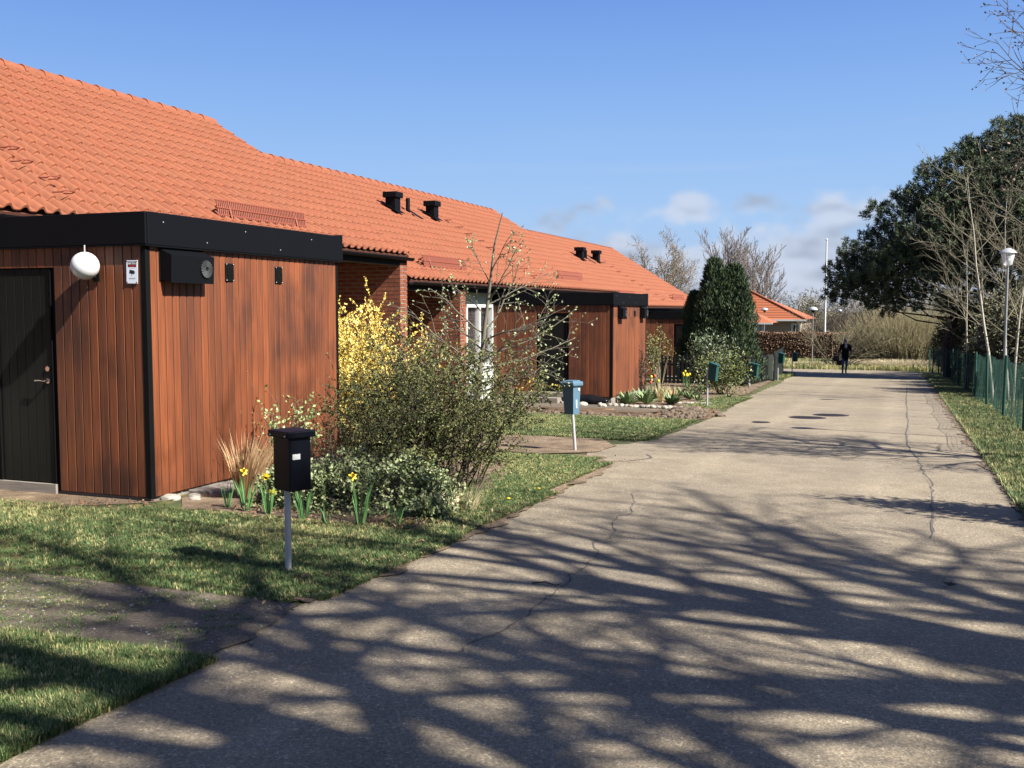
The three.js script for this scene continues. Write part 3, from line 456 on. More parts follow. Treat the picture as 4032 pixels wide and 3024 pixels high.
// ---------------------------------------------------------------- bare trees along the right side, most of them beside the frame
const bark = (r, g, b) => new THREE.MeshStandardMaterial({ color: L(r, g, b), roughness: 0.95 });
M.barkGrey = bark(0.13, 0.11, 0.09); M.barkBrown = bark(0.1, 0.075, 0.055); M.barkPale = bark(0.3, 0.26, 0.17); M.barkDark = bark(0.055, 0.042, 0.032); M.twigOlive = bark(0.2, 0.165, 0.095);
function bareTree(name, label, pos, trunkH, rad, o, seed, m = M.barkGrey, group = undefined, budCol = [0.13, 0.1, 0.06]) {
  const r = rng(seed), s = thing(name, label, 'tree', pos, 0, group), tb = new Tubes(), tr = new Tubes(), lv = new Leaves();
  const lean = V(o.lean?.[0] ?? 0, 1, o.lean?.[1] ?? 0).normalize(), pts = [V(0, -0.2, 0)], q = V(0, -0.2, 0), e = lean.clone();
  const n = 8; for (let i = 0; i < n; i++) { e.addScaledVector(rdir(r), 0.07).addScaledVector(lean, 0.1).normalize(); q.addScaledVector(e, trunkH / n); pts.push(q.clone()); }
  tr.add(pts, (t) => rad * mix(1.15, o.top ?? 0.45, t), 10);
  const tip = o.bud ? (p, d) => { for (let i = 0; i < 2; i++) lv.add(p, d.clone().addScaledVector(rdir(r), 0.6).normalize(), rdir(r), o.bud, o.bud * 0.5, vary(budCol, r)); } : undefined;
  const N = o.limbs ?? 7;
  for (let i = 0; i < N; i++) {
    const t = mix(o.low ?? 0.35, 1, (i + r() * 0.5) / N), f = t * n, a = Math.min(n - 1, Math.floor(f)), at = pts[a].clone().lerp(pts[a + 1], f - a), az = i * 2.4 + r();
    const d = V(Math.cos(az), (o.rise ?? 0.8) * (0.7 + r() * 0.7), Math.sin(az)); if (o.bias) d.add(V(...o.bias)); d.normalize();
    grow(tb, r, at, d, (o.limbLen ?? 4) * (0.7 + r() * 0.6) * mix(1.1, 0.75, t), rad * (o.limbR ?? 0.42) * mix(1, 0.6, t), 1, { levels: 4, kids: [0, 6, 5, 4], ang: [0, 0.75, 0.8, 0.8], ratio: [0, 0.5, 0.5, 0.5], from: [0, 0.25, 0.2, 0.15], wob: 0.16, up: 0.06, seg: 0.4, minR: o.minR ?? 0.006, end: 0.3, thin: 0.62, ...o.g, tip });
  }
  mesh('trunk', tr.geo(), m, s); const c = mesh('crown', tb.geo(), o.twig ?? m, s); if (lv.i.length) mesh('buds', lv.geo(), M.leaf, c);
  return s;
}
const RG = 'bare trees on the right side of the lane';
bareTree('bare_tree', 'tall spreading bare tree whose branches shade the near lane', [8.6, 0, -3.2], 7.5, 0.3, { limbs: 13, limbLen: 5.6, rise: 0.7, low: 0.38, limbR: 0.55, minR: 0.012, g: { kids: [0, 6, 5, 3], levels: 4, thin: 0.64, ratio: [0, 0.55, 0.55, 0.5] } }, 31, M.barkGrey, RG);
bareTree('bare_tree', 'broad bare tree standing beside the near bend of the lane', [6.4, 0, -1.6], 10.5, 0.28, { limbs: 16, limbLen: 4.8, rise: 0.7, low: 0.45, limbR: 0.55, minR: 0.012, g: { kids: [0, 6, 5, 3], levels: 4, thin: 0.64, ratio: [0, 0.55, 0.55, 0.5] } }, 32, M.barkGrey, RG);
bareTree('bare_tree', 'high bare tree set back from the lane on the right', [10.8, 0, -3.6], 11, 0.32, { limbs: 13, limbLen: 5.4, rise: 0.8, low: 0.4, limbR: 0.55, minR: 0.012, g: { kids: [0, 5, 5, 3], levels: 4, thin: 0.64, ratio: [0, 0.55, 0.55, 0.5] } }, 33, M.barkGrey, RG);
bareTree('bare_tree', 'bare budding tree reaching twigs into the upper right sky', [3.3, 0, -14.1], 4.6, 0.11, { limbs: 17, limbLen: 3.2, rise: 0.85, low: 0.35, minR: 0.0055, bud: 0.04, bias: [-0.25, 0, 0], g: { up: 0.1, kids: [0, 11, 7, 3] } }, 41, M.barkBrown, RG, [0.2, 0.13, 0.1]);

// evergreen shrub and more beside the frame whose shadow lies on the lane edge
function leafShrub(name, label, category, pos, rx, ry, rz, n, o, seed, group) {
  const r = rng(seed), s = thing(name, label, category, pos, 0, group), lv = new Leaves(), st = new Tubes(), cols = o.cols, lobes = [];
  for (let i = 0; i < (o.lobes ?? 14); i++) { const d = rdir(r); const k = Math.cbrt(r()) * 0.72; lobes.push([V(d.x * rx * k, ry * 0.5 + d.y * ry * 0.45 * k + (o.lift ?? 0), d.z * rz * k), 0.3 + r() * 0.28]); }
  for (let i = 0; i < (o.stems ?? 16); i++) { const [c] = lobes[i % lobes.length], a = V((r() - 0.5) * rx * 0.3, -0.1, (r() - 0.5) * rz * 0.3), m = a.clone().lerp(c, 0.5).add(V((r() - 0.5) * 0.1, 0.1 * ry, (r() - 0.5) * 0.1)); st.add([a, m, c], (t) => mix(o.stemR ?? 0.014, 0.004, t), 4); }
  for (let i = 0; i < n; i++) {
    const [c, k] = lobes[Math.floor(r() * lobes.length)], d = rdir(r), f = Math.pow(r(), 0.45), p = V(c.x + d.x * rx * k * f, c.y + d.y * ry * k * 0.8 * f, c.z + d.z * rz * k * f); if (p.y < 0.02) continue;
    const dir = d.clone().add(rdir(r).multiplyScalar(0.9)).add(V(0, o.upL ?? 0.2, 0)).normalize(), col = cols[Math.floor(r() * cols.length)];
    const l = (o.len ?? 0.06) * (0.6 + r() * 0.7); lv.add(p, dir, rdir(r, 0.5), l, l * (o.wr ?? 0.45), vary(col, r, 0.25));
  }
  mesh('stems', st.geo(), o.bark ?? M.barkBrown, s); mesh('foliage', lv.geo(), o.gloss ? M.glossLeaf : M.leaf, s); return s;
}
const darkG = [[0.025, 0.05, 0.016], [0.035, 0.065, 0.02], [0.05, 0.075, 0.025], [0.02, 0.035, 0.012]];
leafShrub('evergreen_shrub', 'tall evergreen shrub on the verge beside the frame of the lane', 'shrub', [3.2, gy(-9.4), -9.4], 1.0, 3.2, 0.7, 8000, { cols: darkG, len: 0.1, stemR: 0.03 }, 51);

// ---------------------------------------------------------------- green plastic net fence
{
  const s = thing('net_fence', 'green plastic net fence sagging between green posts along the verge', 'fence', [1.95, 0, 0]);
  const fx = (z) => -0.17 * clamp((-z - 24) / 20) - 0.48 * clamp((-z - 44) / 13), postM = mat(0.012, 0.085, 0.06, 0.6), netM = mat(0.01, 0.062, 0.042, 0.7), h = 1.24;
  const zs = []; for (let z = -15.2; z > -58.5; z -= 3.9) zs.push(z);
  zs.forEach((z, i) => mesh('post', new Tubes().add([V(fx(z), gy(z) - 0.3, z), V(fx(z) + (i % 3 - 1) * 0.03, gy(z) + h + 0.05, z)], [0.032], 8, true).geo(), postM, s));
  const off = (z, y) => fx(z) + 0.04 + (fbm(z * 0.8, y * 0.7, 256, 3, 5) - 0.5) * 0.22, topY = (z) => gy(z) + h - 0.07 * Math.sin(((z + 15.2) / -3.9 % 1) * Math.PI) + (fbm(z * 2, 3, 256, 2, 9) - 0.5) * 0.05;
  zs.slice(0, -1).forEach((z0, i) => { // one net panel from post to post
    const z1 = zs[i + 1], t = new Tubes(), P = (z, f) => V(off(z, f), mix(gy(z) + 0.02, topY(z), f), z), st = i < 4 ? 0.055 : 0.09;
    for (let f = 0; f <= 1.001; f += i < 4 ? 0.05 : 0.0715) { const p = []; for (let k = 0; k <= 12; k++) p.push(P(mix(z0, z1, k / 12), Math.min(1, f))); t.add(p, [f === 0 || f > 0.99 ? 0.0045 : 0.0018], 3); }
    for (let z = z0; z > z1; z -= st) { const p = []; for (let k = 0; k <= 6; k++) p.push(P(z, k / 6)); t.add(p, [0.0026], 3); }
    mesh('net', t.geo(), netM, s);
  });
}

// ---------------------------------------------------------------- lamp posts
function lampPost(label, [x, z], h, group, dome = true) {
  const y = gy(z), s = thing('lamp_post', label, 'lamp post', [x, y, z], 0, group);
  mesh('pole', new Tubes().add([V(0, -0.3, 0), V(0, h * 0.3, 0), V(0, h - 0.35, 0)], (t) => mix(0.04, 0.028, t), 10, true).geo(), M.galvPole ??= mat(0.33, 0.34, 0.34, 0.5, { metalness: 0.3 }), s);
  if (dome) {
    const pts = [[0.001, h], [0.1, h - 0.015], [0.2, h - 0.06], [0.26, h - 0.14], [0.275, h - 0.2], [0.26, h - 0.2], [0.15, h - 0.16], [0.001, h - 0.14]].map(([a, b]) => new THREE.Vector2(a, b));
    mesh('shade', new THREE.LatheGeometry(pts, 28), M.lampShade ??= mat(0.55, 0.57, 0.58, 0.35, { metalness: 0.2 }), s);
    mesh('diffuser', new THREE.LatheGeometry([[0.001, h - 0.36], [0.07, h - 0.34], [0.13, h - 0.21], [0.12, h - 0.17]].map(([a, b]) => new THREE.Vector2(a, b)), 20), M.blackMetal, s);
  } else {
    mesh('shade', new THREE.LatheGeometry([[0.001, h + 0.06], [0.06, h + 0.05], [0.16, h - 0.02], [0.2, h - 0.06], [0.19, h - 0.07], [0.05, h - 0.05]].map(([a, b]) => new THREE.Vector2(a, b)), 24), M.pole, s);
    mesh('diffuser', new THREE.LatheGeometry([[0.06, h - 0.36], [0.1, h - 0.34], [0.155, h - 0.07], [0.05, h - 0.06]].map(([a, b]) => new THREE.Vector2(a, b)), 24), new THREE.MeshPhysicalMaterial({ color: 0xffffff, roughness: 0.25, transmission: 0.7, thickness: 0 }), s);
    mesh('lamp', new THREE.SphereGeometry(0.05, 12, 8).translate(0, h - 0.22, 0), M.white, s);
  }
  return s;
}
const LPG = 'dome lamp posts at the far end of the lane';
lampPost('dome lamp post standing before the brown hedge', [-4.97, -62], 3.5, LPG);
lampPost('dome lamp post in front of the far porch roof', [-10.0, -80], 3.5, LPG);
lampPost('dome lamp post in front of the far house wall', [-10.2, -95], 3.5, LPG);
lampPost('dome lamp post behind the leaning brown shrub', [-5.9, -105], 3.4, LPG);
lampPost('lantern lamp post among the birch stems behind the net fence', [2.28, -27], 3.75, undefined, false);
lampPost('lantern lamp post on the verge beside the budding tree', [2.5, -17.5], 3.75, undefined, false);

// ---------------------------------------------------------------- pine, birches and undergrowth on the right
{
  const r = rng(61), s = thing('pine_tree', 'large dark green pine leaning over the far end of the lane', 'tree', [2.3, gy(-47), -47]), tb = new Tubes(), tr = new Tubes(), lv = new Leaves();
  const trunk = [V(-0.5, -0.3, 0), V(-0.6, 1.5, 0.1), V(-0.1, 3, 0), V(0.6, 5, -0.2), V(1.1, 7.5, 0), V(1.6, 10, 0)]; tr.add(trunk, (t) => mix(0.17, 0.05, t), 10); tr.add([V(-0.4, 0.2, 0), V(0.6, 1.8, 0.5), V(2.2, 4, 0.8), V(3.2, 7, 0.8)], (t) => mix(0.13, 0.04, t), 8);
  mesh('trunk', tr.geo(), M.barkDark, s);
  // limbs end in rounded sprays of needles: [x, y, z, radius] round the trunk foot
  const L0 = [[-4.7, 4.7, 0, 1.0], [-4.2, 5.7, 0.4, 0.85], [-4.9, 3.9, -0.3, 0.8], [-3.6, 4.4, 1, 1.2], [-3.3, 6.3, -0.4, 1.1], [-3.6, 7.5, 0, 0.55], [-2.4, 5.2, 1.2, 1.5], [-2.5, 7.1, 0.2, 1.1], [-2.3, 8.1, -0.6, 0.7], [-1.3, 6.2, 1.6, 1.6], [-1.2, 8.0, 0.4, 1.3], [-1.3, 9.0, 0, 0.75], [-0.2, 7.0, 1.8, 1.7], [0, 9.0, 0.4, 1.3], [0.1, 9.9, 0, 0.7], [1.2, 7.6, 1.6, 1.8], [1.0, 9.6, 0.4, 1.2], [1.5, 10.5, 0.2, 0.9], [2.2, 8.6, 1.4, 1.7], [2.4, 10.3, 0.2, 1.1], [3.4, 9.4, 0.6, 1.6], [3.6, 7.2, 1.8, 1.9], [4.8, 8.4, 0.4, 1.9], [5.2, 6.0, 1.2, 2], [-3.2, 3.5, 0.6, 0.9], [-2.2, 3.7, 1.2, 1.0], [-1.2, 4.4, 1.8, 1.2], [-0.4, 3.4, 1.6, 0.8], [0.2, 5.0, 2.2, 1.4], [1.4, 5.6, 2.2, 1.6], [2.8, 5.2, 2.4, 1.8], [4.2, 4.6, 2, 1.8], [1.0, 3.9, 2.2, 1.0], [2.2, 3.5, 2.4, 1.2], [-2.4, 5.6, -2, 1.4], [-0.6, 7.4, -2.2, 1.6], [1.8, 8.8, -2, 1.7], [-3.8, 5.0, -1.4, 1.1], [-1.0, 5.2, -1.6, 1.4], [0.8, 6.0, -2, 1.6], [3.2, 6.6, -1.6, 1.8], [0.6, 2.6, 1.8, 1.0], [1.6, 2.4, 2.4, 1.3], [2.8, 2.8, 2.6, 1.5], [4.2, 2.8, 2.4, 1.6], [1.2, 1.4, 2, 1.1], [2.6, 1.3, 2.4, 1.3], [4, 1.2, 2.4, 1.4], [-0.6, 6.0, 2.4, 1.3], [0.6, 8.2, 1.8, 1.3], [2.0, 6.8, 2.6, 1.6], [-4.2, 4.2, 0.8, 0.9], [-2.9, 5.0, 1.6, 1.1]];
  for (const [x, y, z, R] of L0) {
    const c = V(x, y - 0.3, z), a = V(0, 0, 0).copy(trunk[1]).lerp(trunk[4], clamp((y - 2.5) / 8)); const m = a.clone().lerp(c, 0.5); m.y -= 0.25; tb.add([a, m, c], (t) => mix(0.045, 0.012, t), 5);
    const n = Math.round(96 * R * R);
    for (let i = 0; i < n; i++) { // rounded needle tufts standing on the shoots
      const d = rdir(r, 0.2), f = Math.pow(r(), 0.33), p = V(c.x + d.x * R * f, c.y + d.y * R * 0.72 * f, c.z + d.z * R * f), ax = d.clone().multiplyScalar(0.6).add(V(0, 0.8, 0)).normalize(), base = r() < 0.3 ? [0.085, 0.115, 0.042] : [0.045, 0.07, 0.028], k = 0.8 + r() * 0.5;
      tb.add([c.clone().lerp(p, 0.5), p], [0.014, 0.008], 3);
      for (let q = 0; q < 36; q++) { const e = ax.clone().multiplyScalar(0.75).add(rdir(r)).normalize(), o = p.clone().addScaledVector(ax, (r() - 0.35) * 0.2 * k); lv.add(o, e, rdir(r), (0.12 + r() * 0.08) * k, 0.03, vary(base, r, 0.25), 0); }
    }
  }
  const c = mesh('limbs', tb.geo(), M.barkDark, s); mesh('needles', lv.geo(), M.leaf, s);
}
const BG = 'pale birch stems behind the net fence';
function birch(label, pos, h, lean, seed) {
  const s = bareTree('birch_tree', label, pos, h, 0.038, { top: 0.12, limbs: 10, limbLen: 2.1, rise: 0.55, low: 0.28, minR: 0.005, lean, limbR: 0.36, bias: [-0.35, 0.1, 0.1], g: { up: 0.12, kids: [0, 6, 4, 2], levels: 3, ang: [0, .6, .7, .7] } }, seed, M.birch ??= new THREE.MeshStandardMaterial({ color: L(0.5, 0.46, 0.36), roughness: 0.8 }), BG, [0.2, 0.17, 0.1]); s.children[1].material = M.barkPale; return s;
}
birch('straight pale birch stem close behind the net fence', [2.16, gy(-28), -28], 6.0, [-0.08, 0], 71);
birch('pale birch stem leaning beside the lantern lamp post', [2.6, gy(-29), -29], 5.4, [-0.1, 0], 72);
birch('thin pale birch stem crossing behind the lantern post', [2.75, gy(-29.5), -29.5], 5.0, [-0.02, 0], 73);
birch('slender birch stem in the shade of the undergrowth', [3.4, gy(-30.5), -30.5], 5.5, [0.03, 0], 74);
birch('slender birch stem by the foot of the pine', [2.0, gy(-36), -36], 5.0, [-0.03, 0], 75);
const UG = 'shrubs of the shady undergrowth behind the net fence';
const under = [[0.045, 0.05, 0.018], [0.075, 0.085, 0.025], [0.06, 0.045, 0.02], [0.03, 0.035, 0.014], [0.12, 0.11, 0.035]];
[[3.2, -38, 1.2, 2.3, 'tangled shrub under the near side of the pine'], [2.95, -46.3, 1.0, 2.7, 'ivy green shrub hiding the foot of the pine trunk'], [2.3, -52, 0.95, 3.5, 'tall dark shrub behind the far part of the net fence'], [3.4, -54, 1.3, 4.0, 'tall dark shrub in deep pine shade behind the fence'], [2.35, -48.8, 0.6, 3.1, 'narrow dark shrub crowding the pine trunk'], [4.3, -50, 1.4, 4.0, 'broad dark shrub behind the pine trunk'], [2.0, -56.5, 0.7, 2.4, 'low dark shrub at the very end of the net fence'], [2.75, -42.5, 0.75, 2.2, 'leafy shrub close to the net fence below the pine'], [2.85, -38.8, 0.75, 2.3, 'leafy shrub close to the net fence before the pine'], [3.0, -34.3, 0.85, 2.5, 'leafy shrub close behind the slender birch stem'], [3.2, -35, 1.5, 3.0, 'leafy brown green shrub behind the birch stems'], [3.5, -41, 1.4, 3.0, 'dark tangled shrub round the pine trunk'], [3.9, -33, 1.5, 3.2, 'tall tangled shrub behind the lantern lamp post'], [5.0, -38, 2, 4.5, 'high tangled thicket shrub right of the pine'], [3.0, -44.5, 1.1, 1.9, 'low tangled shrub by the far fence corner'], [4.0, -30.5, 1.2, 2.2, 'loose tangled shrub on the grass behind the fence']].forEach(([x, z, R, h, l], i) => leafShrub('undergrowth_shrub', l, 'shrub', [x, gy(z), z], R, h, R, Math.round(7000 * R), { cols: under, len: 0.11, wr: 0.5, stems: 40, stemR: 0.02, bark: M.barkPale, lobes: 18 }, 80 + i, UG));

// ---------------------------------------------------------------- the far end: thicket, shrubs, hedge, house, flagpole, trees
function twigMass(name, label, pos, rx, rz, h, n, m, o, seed, cat = 'thicket') { // upright fine twigs that read as one mass
  const r = rng(seed), t = new Tubes();
  for (let i = 0; i < n; i++) {
    const a = r() * 6.283, k = Math.sqrt(r()), x = Math.cos(a) * rx * k, z = Math.sin(a) * rz * k, hh = h * Math.sqrt(Math.max(0.08, 1 - k * k * (o.round ?? 0.75))) * (0.65 + r() * 0.4), p0 = V(x * 0.8, o.y0 ? o.y0 * r() * hh : 0, z * 0.8), dx = (r() - 0.5) * (o.spread ?? 0.5) + (o.lean ?? 0);
    const p1 = p0.clone().add(V(dx * 0.4 * hh, hh * 0.5, (r() - 0.5) * 0.2)), p2 = V(x + dx * hh, p0.y + (hh - p0.y) * 1, z + (r() - 0.5) * 0.4);
    t.add([p0, p1, p2], [o.w ?? 0.012, (o.w ?? 0.012) * 0.8, 0.003], 3);
    for (let j = 0; j < (o.sub ?? 3); j++) { const f = 0.35 + r() * 0.6, b = f < 0.5 ? p0.clone().lerp(p1, f * 2) : p1.clone().lerp(p2, f * 2 - 1); t.add([b, b.clone().add(V((r() - 0.5) * 0.7, 0.25 + r() * 0.5, (r() - 0.5) * 0.7).multiplyScalar((o.subL ?? 0.8) * (1.2 - f)))], [(o.w ?? 0.012) * 0.6, 0.003], 3); }
  }
  const s = mesh(numbered(name), t.geo(), m, scene); s.position.set(...pos); tag(s, label, cat, undefined, 'stuff'); return s;
}
M.willow = bark(0.38, 0.32, 0.17); M.straw = new THREE.MeshStandardMaterial({ color: L(0.6, 0.5, 0.31), roughness: 0.9 });
const fg = gy(-66);
twigMass('willow_thicket', 'dense olive brown willow thicket beyond the end of the lane', [0.4, fg, -63.8], 4.2, 2.5, 3.8, 2600, M.willow, { spread: 0.5, w: 0.016, sub: 5, subL: 0.9 }, 91);
twigMass('willow_thicket', 'olive brown willow thicket behind the pine trunk', [6.5, fg, -69], 4.5, 2.5, 3.9, 1800, M.willow, { spread: 0.5, w: 0.016, sub: 5, subL: 0.9 }, 92);
twigMass('willow_thicket', 'hazy brown thicket behind the white flagpole', [-3.5, fg, -84], 5, 3, 3.9, 1500, M.barkBrown, { spread: 0.5, w: 0.018, sub: 4, subL: 1 }, 93);
twigMass('dry_grass', 'pale dry grass along the foot of the willow thicket', [0.0, fg, -60.2], 3.2, 0.7, 0.6, 2600, M.straw, { spread: 0.9, w: 0.008, sub: 0, round: 0.3 }, 94, 'grass');
twigMass('dry_grass', 'pale dry grass around the foot of the leaning shrub', [-4.6, fg, -61], 2.0, 0.6, 0.35, 900, M.straw, { spread: 0.9, w: 0.007, sub: 0, round: 0.3 }, 95, 'grass');
{ const s = thing('leaning_shrub', 'brown bare shrub with branches leaning right behind the walking person', 'shrub', [-3.6, gy(-59.5), -59.5]), r = rng(96), t = new Tubes();
  for (let i = 0; i < 22; i++) grow(t, r, V((r() - 0.5) * 0.5, 0, (r() - 0.5) * 0.4), V(0.2 + r() * 1.0 - (i % 4 === 0 ? 0.9 : 0), 0.35 + r() * 0.7, (r() - 0.5) * 0.4).normalize(), 1.8 + r() * 1.6, 0.035, 1, { levels: 3, kids: [0, 6, 4], ang: [0, 0.5, 0.6], ratio: [0, 0.5, 0.5], wob: 0.1, up: 0.02, seg: 0.4, minR: 0.008 });
  mesh('stems', t.geo(), M.twigOlive, s); }
{ // brown beech hedge that kept its dead leaves
  const s = thing('beech_hedge', 'clipped brown beech hedge in front of the far house', 'hedge', [-7.4, gy(-73), -73]), r = rng(97), lv = new Leaves(), t = new Tubes(), cols = [[0.2, 0.105, 0.05], [0.15, 0.075, 0.04], [0.27, 0.15, 0.075], [0.1, 0.055, 0.03]];
  for (let i = 0; i < 17000; i++) { const x = (r() - 0.5) * 8.4, y = r() * 1.72, z = (r() - 0.5) * 1.1, e = r() < 0.75 ? [x, y, 0.5 + r() * 0.12] : [x, 1.62 + r() * 0.12, z]; lv.add(V(e[0], e[1] + Math.sin(x * 2) * 0.03, e[2]), rdir(r), rdir(r), 0.09 + r() * 0.06, 0.07, vary(cols[i % 4], r, 0.35)); }
  for (let i = 0; i < 160; i++) { const x = (r() - 0.5) * 8.2; t.add([V(x, 0, 0), V(x + (r() - 0.5) * 0.4, 1.6, (r() - 0.5) * 0.8)], [0.02, 0.006], 4); }
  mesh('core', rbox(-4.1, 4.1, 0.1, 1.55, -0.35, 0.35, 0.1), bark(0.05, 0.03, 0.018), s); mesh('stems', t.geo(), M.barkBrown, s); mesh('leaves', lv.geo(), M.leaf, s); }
{ // far house with hipped roof, its porch wing and white columns
  const by = -1.75, s = thing('far_house', 'beige house with an orange hipped roof beyond the brown hedge', 'house', [0, by, 0]);
  const wallM = mat(0.46, 0.36, 0.26, 0.9);
  mesh('wall', box(-16.5, -7.5, 0, 2.75, -92, -82), wallM, s);
  const hip = (x0, x1, z0, z1, ye, yr, inset, m) => { const p = [[x0, ye, z1], [x1, ye, z1], [x1, ye, z0], [x0, ye, z0], [x0 + inset, yr, (z0 + z1) / 2], [x1 - inset, yr, (z0 + z1) / 2]], f = [[0, 1, 5], [0, 5, 4], [1, 2, 5], [2, 3, 4], [2, 4, 5], [3, 0, 4], [0, 2, 1], [0, 3, 2]], q = []; for (const t of f) for (const i of t) q.push(...p[i]); const g = new THREE.BufferGeometry(); g.setAttribute('position', new THREE.Float32BufferAttribute(q, 3)); g.computeVertexNormals(); return g; };
  M.farTile = [mat(0.42, 0.125, 0.05, 0.85), mat(0.36, 0.1, 0.042, 0.85)];
  const roof = mesh('roof', hip(-17, -7.1, -92.6, -81.4, 2.75, 5.0, 4.9), M.farTile[0], s);
  { const b = []; for (let i = 1; i < 17; i++) { const f = i / 17, y = mix(2.75, 5.0, f), w0 = mix(-17, -12.1, f), w1 = mix(-7.1, -12.0, f), z = mix(-81.4, -87, f); b.push(box(w0 + 0.05, w1 - 0.05, y - 0.0, y + 0.035, z - 0.02, z + 0.03)); } mesh('tile_course', merge(b), M.farTile[1], roof); }
  mesh('hip_cap', pipe([[-7.1, 2.8, -81.4], [-12.0, 5.05, -87]], 0.1, 6), M.farTile[0], roof);
  mesh('gutter', box(-17.02, -7.0, 2.62, 2.75, -81.4, -81.3), M.white, s);
  const w = mesh('window', box(-8.2, -7.56, 1.3, 2.45, -82, -81.93), M.white, s); mesh('pane', box(-8.02, -7.88, 1.45, 2.3, -81.94, -81.92), M.blackMetal, w); mesh('pane', box(-7.8, -7.66, 1.45, 2.3, -81.94, -81.92), M.blackMetal, w);
  mesh('downpipe', pipe([[-7.35, 2.62, -81.5], [-7.5, 2.35, -81.9], [-7.5, 0.1, -81.95]], 0.05, 6), M.white, s);
  const p = new THREE.Group(); p.name = 'porch'; s.add(p);
  mesh('porch_roof', hip(-13, -8.9, -79.5, -75.4, 2.55, 3.5, 1.9), M.farTile[0], p); mesh('porch_gutter', box(-13.02, -8.85, 2.44, 2.55, -75.5, -75.36), M.white, p);
  mesh('porch_wall', box(-12.7, -10.35, 0, 2.45, -79, -76), wallM, p);
  for (const x of [-10.15, -9.9, -9.62]) mesh('column', new Tubes().add([V(x, 0, -75.9), V(x, 2.45, -75.9)], [0.06], 8, true).geo(), M.white, p);
  for (const y of [0.4, 0.75, 1.1, 1.45, 1.8, 2.15]) mesh('rail', box(-10.15, -9.6, y, y + 0.05, -75.93, -75.87), M.white, p);
}
{ const s = thing('flagpole', 'tall white flagpole without a flag behind the hedge', 'flagpole', [-5.4, -1.6, -78]); mesh('pole', new Tubes().add([V(0, 0, 0), V(0.0, 8.4, 0)], (t) => mix(0.085, 0.05, t), 10, true).geo(), M.white, s); mesh('finial', new THREE.SphereGeometry(0.08, 12, 8).translate(0, 8.45, 0), M.white, s); mesh('cleat', box(0.05, 0.35, 1.75, 1.8, -0.02, 0.02), M.white, s); }
const BT = 'bare trees behind the terrace';
M.barkFar = bark(0.27, 0.22, 0.16); M.barkPurple = bark(0.25, 0.205, 0.17);
bareTree('bare_tree', 'wide bare tree with knobbly twigs behind the lowest orange roof', [-17.5, -1.6, -76], 4.2, 0.22, { limbs: 15, limbLen: 5.0, rise: 1.0, low: 0.45, minR: 0.018, bud: 0.08, g: { up: 0.12, kids: [0, 8, 6, 4], levels: 4, seg: 0.6 } }, 111, M.barkFar, BT, [0.17, 0.12, 0.07]);
bareTree('bare_tree', 'narrow upright bare tree behind the dark conifers', [-13.6, -1.6, -86], 6.4, 0.2, { limbs: 24, limbLen: 4.0, rise: 1.5, low: 0.2, minR: 0.016, g: { up: 0.2, kids: [0, 8, 6, 4], levels: 4, seg: 0.6, ang: [0, 0.5, 0.5, 0.5] } }, 112, M.barkPurple, BT);
bareTree('bare_tree', 'upright bare tree between the conifers and the far house', [-12.2, -1.6, -97], 6.2, 0.18, { limbs: 20, limbLen: 3.8, rise: 1.4, low: 0.2, minR: 0.018, g: { up: 0.2, kids: [0, 8, 6, 4], levels: 4, seg: 0.6, ang: [0, 0.5, 0.5, 0.5] } }, 113, M.barkPurple, BT);
// a band of woodland on the horizon
{ const r = rng(121), lv = new Leaves(), t = new Tubes(), cols = [[0.1, 0.085, 0.06], [0.13, 0.105, 0.075], [0.085, 0.085, 0.05], [0.15, 0.12, 0.085]];
  for (let i = 0; i < 260; i++) { const z = -150 - r() * 90, x = -75 + r() * 190, h = 4.6 + r() * 2.4 + (z + 150) * -0.014, w = 1.6 + r() * 2.2; t.add([V(x, -1.7, z), V(x, h * 0.6 - 1.7, z)], [0.16, 0.06], 4); for (let k = 0; k < 130; k++) { const d = rdir(r), f = Math.cbrt(r()); lv.add(V(x + d.x * w * f, -1.7 + h * 0.55 + d.y * h * 0.48 * f, z + d.z * w * f), rdir(r, 0.6), rdir(r), 0.6 + r() * 0.7, 0.14, vary(cols[i % 4], r, 0.3)); } }
  const s = mesh(numbered('far_woodland'), lv.geo(), M.leaf, scene); tag(s, 'hazy brown woodland along the horizon', 'woodland', undefined, 'stuff'); mesh('trunks', t.geo(), M.barkGrey, s); }
for (const [x, z, w, h, R, l] of [[-6.6, -112, 1.2, 3.6, 1.7, 'olive brown shrub tree behind the beech hedge'], [-9.5, -120, 1.2, 4.4, 2.2, 'olive brown shrub tree right of the far roof'], [-3, -118, 1.2, 4.2, 2.4, 'olive brown shrub tree behind the flagpole']]) leafShrub('shrub_tree', l, 'shrub', [x, -1.7, z], R, h, R, 3500, { cols: [[0.14, 0.115, 0.06], [0.1, 0.09, 0.045], [0.18, 0.15, 0.08]], len: 0.3, wr: 0.25, stems: 30, stemR: 0.05, bark: M.twigOlive, lobes: 20 }, 130 + Math.round(-x * 3), 'shrub trees behind the hedge');

// ---------------------------------------------------------------- plants on the left side
const at = (x, z) => [x, gy(z) + 0.012, z];
